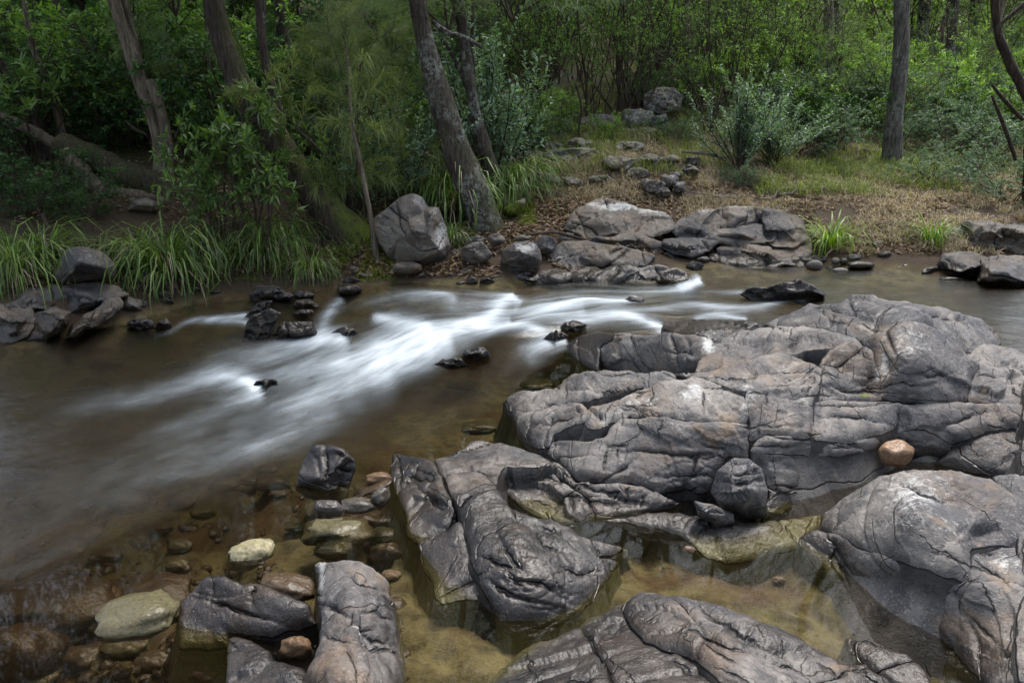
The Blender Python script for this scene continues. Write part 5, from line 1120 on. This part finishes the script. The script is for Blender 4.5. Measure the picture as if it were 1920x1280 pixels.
TD_ = tree([(308,345,15),(300,280,10),(288,230,10),(266,160,12),(245,100,11),(225,40,10),(200,-40,12)], 7.85, 'bark_pale', 'pale smooth forked trunk standing behind the fallen log', 5, 0, 1, 1.0, .3, 16, 6,
     branches=[([(318,345,9),(312,260,9),(300,200,9),(280,150,8)], 7.8), ([(262,150,7),(252,80,7),(235,10,6),(215,-60,5)], 7.95)])
tree([(1672,318,15),(1677,240,14),(1685,150,13),(1690,60,12),(1693,-50,11)], 10.0, 'bark_grey', 'straight grey lichened trunk on the grassy right bank', 8, 0, 0, 1.1, .3, 16, 7,
     branches=[([(1680,110,3),(1688,60,4),(1700,20,3)], 9.85)])
tree([(1935,200,7),(1897,125,7),(1872,65,6),(1865,0,6),(1864,-60,5)], 8.2, 'bark_dark', 'dark crooked stem arching over the right bank shrubs', 4, 0, 0, .8, .1, 10, 8, branches=[([(1870,50,3),(1900,25,3),(1935,-5,3)], 8.2), ([(1918,225,3),(1885,190,3),(1860,160,2)], 8.4), ([(1905,300,3),(1880,230,3),(1860,180,2)], 8.6)])
TV = tree([(760,180,12),(755,100,14),(750,0,14),(746,-60,13)], 14.0, 'bark_dark', 'broad dark trunk in deep shade behind the lichen spotted trunk', 8, 0, 1, 1.2, .2, 12, 9)
tree([(540,180,10),(533,100,11),(525,0,11),(522,-60,10)], 10.5, 'bark_dark', 'upright dark trunk between the leaning trunk and feathery saplings', 7, 0, 1, 1.0, .2, 12, 10)
tree([(500,180,7),(492,80,8),(485,-40,7)], 9.6, 'bark_lichen', 'slim upright trunk behind the thick leaning trunk', 7, 0, 1, 1.0, .2, 12, 11)
tree([(58,210,9),(28,165,9),(-10,110,9)], 8.2, 'bark_dark', 'dark limb slanting out of the left thicket', 4, 0, 1, .9, .1, 10, 12)
tree([(238,300,7),(222,250,8),(200,190,7),(176,120,6),(140,60,6),(100,0,5),(70,-50,4)], 8.9, 'bark_dark', 'thin dark crooked stem left of the pale forked trunk', 5, 0, 1, .9, .2, 10, 13)
tree([(120,262,6),(108,210,6),(92,160,5),(60,80,5),(40,-40,4)], 8.4, 'bark_pale', 'slender pale stem rising at the upper end of the fallen log', 5, 0, 1, .8, .2, 8, 14)
tree([(405,290,5),(400,230,5),(396,170,5),(390,60,5),(385,-40,4)], 8.8, 'bark_lichen', 'slender mottled stem behind the broad leaved shrub', 5, 0, 1, .8, .2, 8, 15)
SAP = tree([(703,462,5),(690,380,4.5),(676,310,4),(662,240,3.5),(655,170,3),(650,90,2.5)], 6.75, 'bark_pale', 'slim reddish sapling rising beside the tall angular boulder', 0, 0, None, 1, .3, 8, 16, name='sapling')
spray(SAP, 'needle', 655, 190, 170, 6.85, .8)
# fallen log and roots
def log(name, pts, Y, mat, label, sides=14, moss=0.0, rough=.12, cat='log'):
    P, R = px_line(pts, Y, 10); V, F = tube(P, R, sides, rough, 3); n = len(P)
    c = np.stack([P[0], P[-1]]); V2 = np.concatenate([V, c]); i = np.arange(sides)
    T3 = np.concatenate([np.stack([np.full(sides, n*sides), np.roll(i, -1), i], 1), np.stack([np.full(sides, n*sides+1), (n-1)*sides+i, (n-1)*sides+np.roll(i, -1)], 1)])
    return link(name, mesh(name, V2, [F, T3], M[mat], dict(moss=np.full(len(V2), moss))), label=label, cat=cat)
log('fallen_log', [(110,268,19),(160,292,21),(230,325,24),(310,355,24),(400,388,20)], 7.7, 'bark_dark', 'thick dark fallen log slanting down through the left thicket', moss=.2)
log('twisted_root', [(120,282,10),(150,318,13),(175,345,14),(215,360,11),(270,368,8),(320,380,5)], 7.5, 'bark_pale', 'weathered twisted root curling below the fallen log', cat='root')
log('fallen_branch', [(-20,205,8),(30,232,9),(90,262,9),(130,285,8)], 7.9, 'bark_pale', 'pale bent branch joining the fallen log from the left thicket', cat='branch')
for pts, Y, lab in (([(720,268,2.5),(760,278,3),(790,285,3.5),(825,303,4)], 7.9, 'lichened dead branch poking out below the hidden rock'), ([(1280,285,2),(1320,288,2.5),(1365,297,2.5)], 9.2, 'grey fallen stick behind the blue-green shrub'),
                    ([(1620,283,3),(1700,292,3),(1790,296,2.5),(1850,300,2)], 10.4, 'long fallen branch lying behind the right grass'), ([(985,440,2),(1040,436,2.5),(1080,445,3),(1110,452,2)], 6.95, 'dark exposed root crossing the litter above the blocky stone'),
                    ([(237,228,2),(255,243,2.5),(275,252,2)], 8.0, 'short broken stick in front of the pale forked trunk'), ([(80,400,3),(90,440,3),(85,480,2.5)], 6.4, 'thin bare vine stem hanging in the left thicket'),
                    ([(1090,300,2),(1085,250,2),(1090,200,2),(1080,160,2)], 9.8, 'thin bare stem above the mossy undercut rock')):
    log('fallen_stick', pts, Y, 'dead_wood' if 'grey' in lab or 'dead' in lab else 'twig', lab, 6, cat='stick')

# shrubs one can tell apart
plant('broad', 455, 330, 220, 'glossy broad leaved shrub overhanging the fallen log', Y=7.0, variant=0, squash=1.1)
plant('broad', 400, 300, 140, 'glossy broad leaved shrub rooted against the fallen log', Y=7.0, variant=2)
plant('broad', 480, 435, 200, 'low broad leaved shrub in front of the thick leaning trunk', Y=6.7, variant=1, squash=1.2)
plant('broad', 400, 425, 150, 'small broad leaved shrub above the large tussock', Y=6.7, variant=1, squash=1.1)
plant('broad', 40, 200, 180, 'dark broad leaved shrub over the left thicket', Y=8.0, variant=2, squash=1.3)
plant('broad', 600, 330, 110, 'small broad leaved shrub beside the thick leaning trunk', Y=7.3)
plant('needle', 650, 330, 260, 'yellow-green feathery casuarina sapling behind the tall angular boulder', 'sapling', Y=7.4, variant=0)
plant('needle', 610, 210, 190, 'feathery casuarina beside the thick leaning trunk', 'sapling', Y=8.2, variant=1)
plant('needle', 690, 100, 130, 'bright feathery casuarina tip near the broad dark trunk', 'sapling', Y=8.6)
spray(TA, 'needlegrey', 840, 60, 170, 7.8, 1.6)
spray(TV, 'needlegrey', 720, 120, 170, 8.6, 1.5)
spray(TD_, 'needlegrey', 255, 160, 150, 8.3, 1.2)
spray(TC_, 'needlegrey', 330, 30, 160, 8.2, 1.5)
spray(TB_, 'needlegrey', 960, 40, 200, 9.0, 1.6)
plant('blue', 925, 330, 280, 'tall blue-green shrub with upright spires behind the thinner leaning trunk', Y=8.4, variant=0, squash=.9)
plant('blue', 770, 320, 130, 'blue-green shrub leaning out beside the lichen spotted trunk', Y=8.0, variant=1, squash=1.5)
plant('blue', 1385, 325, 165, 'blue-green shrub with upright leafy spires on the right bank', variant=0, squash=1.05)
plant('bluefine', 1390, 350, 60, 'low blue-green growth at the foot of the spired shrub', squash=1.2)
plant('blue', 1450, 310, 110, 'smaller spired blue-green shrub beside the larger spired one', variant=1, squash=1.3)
plant('bluefine', 1490, 290, 115, 'dense blue-green bush beside the spired shrub', squash=1.3)
plant('dark', 1555, 285, 130, 'dark hollow bush between the spired shrub and the straight trunk', squash=1.4)
plant('bluefine', 1530, 240, 110, 'blue-green bush on the slope above the dark hollow bush', squash=1.2)
plant('bluefine', 1780, 300, 120, 'spreading blue-green bush right of the straight lichened trunk', squash=1.5)
plant('bluefine', 1900, 385, 110, 'fine leaved bush overhanging the right bank ledge', squash=1.5, variant=0)
plant('bluefine', 1840, 340, 90, 'low fine leaved bush behind the right bank ledge', squash=1.6)
plant('bluefine', 1460, 250, 110, 'blue-green bush behind the spired shrub', squash=1.3)
plant('airy', 1560, 240, 200, 'airy bush above the dark hollow bush', squash=.8)
plant('bluefine', 1740, 345, 70, 'low blue-green bush at the foot of the straight lichened trunk', squash=1.5)
plant('bluefine', 1850, 290, 120, 'spreading blue-green bush under the dark crooked stem', squash=1.4)
plant('mid', 1140, 262, 70, 'leafy growth hiding part of the ledge stones', Y=10.0)
plant('dark', 1200, 200, 90, 'dark bush on top of the ledge stones', Y=11.6, squash=1.6)
plant('bluefine', 1270, 250, 60, 'blue-green growth at the end of the ledge stones', Y=10.2, squash=1.4)
plant('mid', 1110, 290, 40, 'low leafy growth on the mossy undercut rock', Y=9.9, squash=1.6)
plant('light', 1810, 240, 130, 'light green leafy shrub beside the dark crooked stem')
plant('light', 1610, 175, 110, 'light green leafy plant left of the straight lichened trunk')
plant('bluefine', 640, 330, 150, 'dense small leaved shrub behind the reddish sapling', Y=8.1, squash=1.4)
plant('bluefine', 720, 380, 150, 'dense small leaved shrub above the tall angular boulder', Y=7.7, squash=1.3)
plant('dark', 560, 310, 170, 'dark small leaved shrub beyond the thick leaning trunk', Y=8.6, squash=1.3)
plant('mid', 760, 270, 120, 'bright leafy shrub beside the hidden brown rock', Y=8.6)
plant('mid', 1010, 270, 110, 'leafy shrub above the mossy undercut rock', squash=1.2)
plant('mid', 1060, 260, 90, 'leafy shrub behind the ledge stones', Y=10.3, squash=1.3)
plant('dark', 60, 420, 180, 'dark leafy thicket behind the left tussocks', Y=7.0, squash=1.3)
plant('dark', 150, 400, 120, 'dark leafy shrub below the twisted root', Y=7.0, squash=1.3)
plant('dark', -10, 360, 220, 'tall dark thicket at the shaded bank corner', Y=7.4, squash=1.3)
plant('dark', 230, 300, 140, 'dark shrub behind the fallen log', Y=8.6, squash=1.4)
plant('dark', 100, 300, 200, 'dark shrub over the upper end of the fallen log', Y=8.8, squash=1.3)

# tussocks
for px, py, h, lab in ((318,520,125,'large arching strap leaved tussock on the shaded shore'),(262,500,80,'strap leaved tussock merged into the large arching tussock'),(385,498,80,'strap leaved tussock at the end of the shaded shore'),(500,490,80,'hanging strap leaved tussock under dead blades'),
                       (585,520,62,'small bright tussock at the shaded waterline'),(30,520,110,'strap leaved tussock at the corner of the shaded bank'),(85,500,90,'strap leaved tussock behind the brown-grey boulder'),
                       (855,400,110,'dense tussock between the tall angular boulder and the leaning trunk'),(820,370,90,'tussock behind the tall angular boulder'),(955,365,90,'long bladed tussock beside the thinner leaning trunk'),(985,350,70,'tussock on the slope right of the thinner trunk'),(845,455,50,'little tussock growing beside the tall angular boulder'),(545,470,60,'tussock at the root of the thick leaning trunk')):
    tuft(TU, px, py, h, lab)
tuft(TD, 505, 455, 85, 'tussock of hanging dead grey-brown blades under the thick leaning trunk')
tuft(TD, 1025, 365, 50, 'dry tussock on the litter above the bank bedrock')
tuft(TB, 1556, 468, 74, 'bright green strap leaved tussock on the right shore', sq=1.1)
tuft(TB, 1745, 455, 64, 'smaller bright tussock near the right bank ledge')

# ------------------------------------------------------------------ wooded slope
def scatter(kind, n, box, hpx, squash, label, group, cat='shrub', seed=0, yband=None, hm=None):
    r = np.random.default_rng(seed); done = 0
    xs = r.uniform(box[0], box[2], n*2); ys = r.uniform(box[1], box[3], n*2); H = ground_hit(xs, ys)
    for k in range(n*2):
        if done >= n: break
        q = H[k]
        if np.isnan(q[0]) or (yband and not yband[0] < q[1] < yband[1]): continue
        v = S[kind]; ms, mf = v[r.integers(0, len(v))]; s = (hm*r.uniform(.7, 1.3) if hm else hpx*r.uniform(.7, 1.3)*q[1]/FPX)/dict(broad=1.2, mid=1.2, light=1.2, dark=1.2, blue=.9, bluefine=1.15, needle=1.55, needlegrey=1.55, open=2.0, airy=2.2)[kind]
        thing2(KIND[kind], [('stems', ms), ('foliage', mf)], q, (s*squash, s*squash, s), r.uniform(0, 6.28), label, cat, group); done += 1
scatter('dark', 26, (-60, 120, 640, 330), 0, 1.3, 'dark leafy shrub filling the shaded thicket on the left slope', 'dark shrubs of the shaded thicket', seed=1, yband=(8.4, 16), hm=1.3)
scatter('mid', 14, (-60, 60, 640, 300), 0, 1.2, 'green leafy shrub in the shaded thicket on the left slope', 'green shrubs of the shaded thicket', seed=2, yband=(8.4, 18), hm=1.4)
scatter('dark', 14, (560, 120, 1000, 300), 0, 1.3, 'dark leafy shrub on the shaded slope behind the leaning trunks', 'dark shrubs behind the leaning trunks', seed=3, yband=(8.8, 16), hm=1.1)
scatter('bluefine', 10, (560, 180, 980, 330), 0, 1.3, 'small leaved blue-green shrub behind the leaning trunks', 'blue-green shrubs behind the leaning trunks', seed=4, yband=(8.4, 14), hm=.8)
scatter('open', 26, (980, 120, 1500, 250), 0, .9, 'open small leaved shrub with bare dark stems on the slope above the ledge stones', 'open shrubs on the slope above the ledge', seed=5, yband=(10.5, 20), hm=2.0)
scatter('airy', 22, (960, 60, 1560, 230), 0, 1.0, 'airy fine leaved shrub on the slope above the ledge stones', 'airy shrubs on the slope above the ledge', seed=6, yband=(11, 24), hm=2.3)
scatter('light', 26, (1280, 60, 1980, 240), 0, 1.1, 'light green leafy bush on the open slope behind the straight lichened trunk', 'light green bushes on the open slope', seed=7, yband=(11.5, 26), hm=1.0)
scatter('mid', 26, (1250, 60, 1980, 260), 0, 1.2, 'mid green leafy bush on the open slope behind the straight lichened trunk', 'mid green bushes on the open slope', seed=8, yband=(11.5, 28), hm=1.0)
scatter('bluefine', 18, (1280, 100, 1980, 270), 0, 1.3, 'small leaved blue-green bush on the open slope', 'blue-green bushes on the open slope', seed=9, yband=(11.5, 26), hm=.9)
scatter('airy', 26, (1250, 0, 1980, 160), 0, 1.0, 'airy fine leaved shrub far up the open slope', 'airy shrubs far up the open slope', seed=10, yband=(15, 40), hm=2.6)
scatter('open', 26, (560, 0, 1980, 140), 0, 1.0, 'tall open shrub far up the wooded slope', 'tall open shrubs far up the slope', seed=11, yband=(16, 45), hm=3.2)
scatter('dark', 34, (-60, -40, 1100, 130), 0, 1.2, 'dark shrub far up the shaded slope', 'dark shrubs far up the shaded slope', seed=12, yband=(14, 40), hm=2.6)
scatter('mid', 30, (500, -40, 1980, 110), 0, 1.2, 'green shrub far up the wooded slope', 'green shrubs far up the slope', seed=13, yband=(18, 50), hm=2.6)

scatter('bluefine', 9, (1280, 215, 1980, 290), 0, 1.4, 'low blue-green bush on the grass behind the straight lichened trunk', 'low blue-green bushes on the grass', seed=14, yband=(10.6, 14), hm=.65)
scatter('mid', 10, (1250, 200, 1980, 280), 0, 1.3, 'low green bush on the grass behind the straight lichened trunk', 'low green bushes on the grass', seed=15, yband=(10.8, 14), hm=.75)
scatter('airy', 8, (1280, 180, 1900, 260), 0, .9, 'thin airy bush on the grass behind the spired shrub', 'thin airy bushes on the grass', seed=16, yband=(11, 15), hm=1.5)

for kd, n_, bx, lb, gp, sd_ in (('mid', 12, (2000, 60, 2900, 330), 'green bush further along the right bank', 'green bushes further along the right bank', 17), ('bluefine', 10, (2000, 150, 2900, 380), 'blue-green bush further along the right bank', 'blue-green bushes further along the right bank', 18), ('light', 8, (2000, 60, 2900, 260), 'light green bush further along the right bank', 'light green bushes further along the right bank', 19),
                        ('dark', 12, (-800, 100, -70, 420), 'dark bush further along the shaded bank', 'dark bushes further along the shaded bank', 20), ('mid', 8, (-800, 60, -70, 330), 'green bush further along the shaded bank', 'green bushes further along the shaded bank', 22)):
    scatter(kd, n_, bx, 0, 1.3, lb, gp, seed=sd_, yband=(7.5, 24), hm=1.2)

# background trees: trunk with limbs, crowns above the picture
def bg_tree_mesh(seed, h, r0, mat):
    r = np.random.default_rng(seed); P = grow(r, (0, 0, -.3), (r.normal(0, .08), r.normal(0, .08), 1), h, 14, .15, .2, .03); V, F = tube(P, np.linspace(r0, r0*.35, 15), 10, .1, seed)
    mb = MB(); mb.add(V, F)
    for k in range(7):
        i = 5+k; ax1 = unit(P[i]-P[i-1]); C = grow(r, P[i], ax1*.6+unit(np.cross(ax1, r.normal(size=3))), h*.2, 6, .3, .2); mb.add(*tube(C, np.linspace(r0*.3, r0*.06, 7), 5, .05, seed))
    return mb.build('trunk', mat, 'moss'), P
BT = [bg_tree_mesh(k, 9+k % 3*2, .11+.03*(k % 3), ['bark_dark', 'bark_lichen', 'bark_pale'][k % 3]) for k in range(6)]
def bg_tree(x, y, k, sc, label, group, cr=None):
    m, P = BT[k % len(BT)]; z = float(GH(x, y)); e = link('tree', None, None, (x, y, z), label, 'tree', group); e.scale = (sc,)*3; e.rotation_euler = (0, 0, (k*2.4) % 6.28)
    link('trunk', m, e); r = np.random.default_rng(k+900)
    for j in range(5 if cr == 1 else 2):
        c = link('crown', CR[(k+j) % 3 if cr is None else cr], e); c['kind'] = 'stuff'; c.location = P[min(14, (7 if cr == 1 else 12)+j*2)]+np.array([r.normal(0, .9), r.normal(0, .9), .3]); c.scale = (.9-.06*j,)*3; c.rotation_euler = (0, 0, r.uniform(0, 6.28))
r = np.random.default_rng(4)
H = ground_hit(r.uniform(-80, 1980, 260), r.uniform(-60, 170, 260)); n = 0; used = []
for q in H:
    if np.isnan(q[0]) or q[1] < 13 or q[1] > 55 or n >= 46: continue
    if any((q[0]-u[0])**2+(q[1]-u[1])**2 < 2.2 for u in used): continue
    used.append(q); left = q[0]/q[1] < 0
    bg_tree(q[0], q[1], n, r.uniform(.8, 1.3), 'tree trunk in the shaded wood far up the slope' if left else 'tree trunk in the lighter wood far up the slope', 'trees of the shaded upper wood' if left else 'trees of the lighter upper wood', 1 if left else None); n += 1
r = np.random.default_rng(8); H = ground_hit(r.uniform(960, 1960, 90), r.uniform(40, 190, 90)); n = 0
for q in H:
    if np.isnan(q[0]) or not 12.5 < q[1] < 24 or n >= 15: continue
    bg_tree(q[0], q[1], 2+3*n, r.uniform(.38, .6), 'slim pale stem among the shrubs of the lighter slope', 'slim pale stems on the lighter slope'); n += 1
# added trees, mostly out of view: their crowns darken the left bank
for k, (x, y) in enumerate(((-8.5, 9.5), (-8, 13.5), (-11, 10))):
    bg_tree(x, y, k+3, 1.0, 'tree added in the left thicket, its crown darkening the bank', 'added trees of the left thicket', 1)

# unseen trees added behind and beside the camera to block low sky light
r = np.random.default_rng(21)
for k, (x, y) in enumerate(((-9, -3), (-6, -6), (-2.5, -7.5), (1.5, -7), (5, -6.5), (8.5, -4), (10.5, 0), (11, 3.5), (-12, 1), (-13, 5), (12.5, 7), (0, -11), (-5, -11), (5, -11), (9, -8), (-9, -8))):
    bg_tree(x, y, k+11, r.uniform(1.0, 1.25), 'unseen tall tree added to block low sky on the outcrop side of the stream', 'added unseen trees on the outcrop side of the stream', 1)

# ------------------------------------------------------------------ grass, litter, moss
def ground_cover(name, n, regions, mat, L, wd, label, cat, seed, kind='blade', droop=1.0, out=.9, zr=(0.3, 9)):
    r = np.random.default_rng(seed); P = []
    for (x0, y0, x1, y1), share in regions:
        m = int(n*share); u = r.uniform(x0, x1, m); v = r.uniform(y0, y1, m); q = ground_hit(u, v); P.append(q[~np.isnan(q[:, 0])])
    P = np.concatenate(P); P[:, :2] += r.normal(0, .03, (len(P), 2)); P[:, 2] = GH(P[:, 0], P[:, 1])
    cl = fbm(np.c_[P[:, :2]*1.6, np.full(len(P), seed*5.1)], 3); P = P[(cl > -.12) & (P[:, 2] > zr[0])]; m = len(P)
    if kind == 'blade':
        V, F, t = blades(r, m, L, wd, .01, out, droop, 3); V = V+np.repeat(P, 8, 0)
        me = mesh(name, V, [F], M[mat], dict(tone=t), smooth=False)
    else:
        d = unit(np.c_[r.normal(size=(m, 2)), r.normal(0, .25, m)]); nn = unit(np.c_[r.normal(0, .5, (m, 2)), np.ones(m)])
        V, F, t = leaf_faces(P+np.array([0, 0, .012]), d, nn, L*r.uniform(.5, 1.3, m), wd*r.uniform(.7, 1.4, m), r.uniform(0, 1, m), .1)
        me = mesh(name, V, [F], M[mat], dict(tone=t), smooth=False)
    return link(name, me, None, None, label, cat, None, 'stuff')
ground_cover('green_grass', 26000, [((1280, 225, 1940, 345), .35), ((1000, 240, 1300, 330), .12), ((1000, 110, 1940, 230), .45), ((640, 420, 760, 520), .04), ((1420, 300, 1800, 370), .2), ((1940, 200, 2500, 380), .25)], 'grass', .22, .006, 'green grass on the open right bank and slope', 'grass', 1)
ground_cover('dry_grass', 42000, [((1280, 320, 1940, 480), .55), ((980, 255, 1330, 380), .3), ((1250, 150, 1940, 330), .3), ((960, 390, 1120, 450), .05), ((1940, 300, 2500, 480), .2)], 'straw', .17, .004, 'dry straw-coloured grass on the right bank', 'grass', 2, droop=2.2, out=1.4)
ground_cover('leaf_litter', 26000, [((560, 380, 1120, 530), .3), ((960, 330, 1940, 480), .45), ((0, 470, 640, 545), .15), ((0, 200, 900, 420), .2)], 'litter', .06, .018, 'brown fallen leaves and bark scattered over the bank', 'leaf litter', 3, 'leaf', zr=(.2, 9))
ground_cover('bank_moss', 5000, [((620, 470, 740, 530), .4), ((920, 385, 1000, 425), .5), ((440, 505, 520, 528), .15)], 'moss', .05, .006, 'bright green moss and short growth at the shaded waterline', 'moss', 4, droop=.8, zr=(.16, 9))

# gravel of the bed
r = np.random.default_rng(31); xs = r.uniform(-20, 760, 1500); ys = r.uniform(880, 1300, 1500); q = at_z(xs, ys, -.14); q[:, 2] = GHf(q[:, 0], q[:, 1])
keep = fbm(np.c_[q[:, :2]*2.2, np.full(len(q), 3.)], 2) > .0; q = q[keep]; pv, pf = PEB[2]; sub = pebble_mesh(2)
nu, nv = 8, 6; th, ph = np.meshgrid(np.linspace(0, 2*math.pi, nu, endpoint=False), np.linspace(-1.57, 1.57, nv)); b0 = np.stack([np.cos(ph)*np.cos(th), np.cos(ph)*np.sin(th), np.sin(ph)*.6], -1).reshape(-1, 3)
i = np.arange(nu*nv).reshape(nv, nu); j = np.roll(i, -1, 1); f0 = np.stack([i[:-1], j[:-1], j[1:], i[1:]], -1).reshape(-1, 4); n = len(q)
sc = (.006+.03*r.uniform(0, 1, n)**3)[:, None, None]; ax3 = r.uniform(.7, 1.4, (n, 1, 3))
V = (b0[None]*ax3*sc*(1+.3*r.normal(size=(n, len(b0), 1))*.5)+q[:, None]).reshape(-1, 3); F = (f0[None]+(np.arange(n)*len(b0))[:, None, None]).reshape(-1, 4)
link('gravel', mesh('gravel', V, [F], M['pebble_brown']), None, None, 'fine brown gravel between the submerged cobbles', 'gravel', None, 'stuff')

# fallen sticks on the far bank
r = np.random.default_rng(61); xs = r.uniform(560, 1900, 30); ys = r.uniform(330, 500, 30); H = ground_hit(xs, ys); n = 0
for k, q in enumerate(H):
    if np.isnan(q[0]) or q[2] < .3 or n >= 18: continue
    L = r.uniform(.25, .9); a = r.uniform(0, 3.14); d = np.array([math.cos(a), math.sin(a)*.6]); t = np.linspace(-.5, .5, 7)[:, None]
    P = np.c_[q[:2]+d*L*t+.03*r.normal(size=(7, 2)), np.zeros(7)]; P[:, 2] = GHf(P[:, 0], P[:, 1])+.015+.04*r.uniform(0, 1, 7)
    V, F = tube(P, np.linspace(.011, .004, 7)*r.uniform(.6, 1.3), 5, 0); n += 1
    link('fallen_stick', mesh('fallen_stick', V, [F], M['dead_wood'], dict(moss=np.zeros(len(V)))), None, None, 'thin dry stick lying on the litter of the far bank', 'stick', 'dry sticks on the far bank')
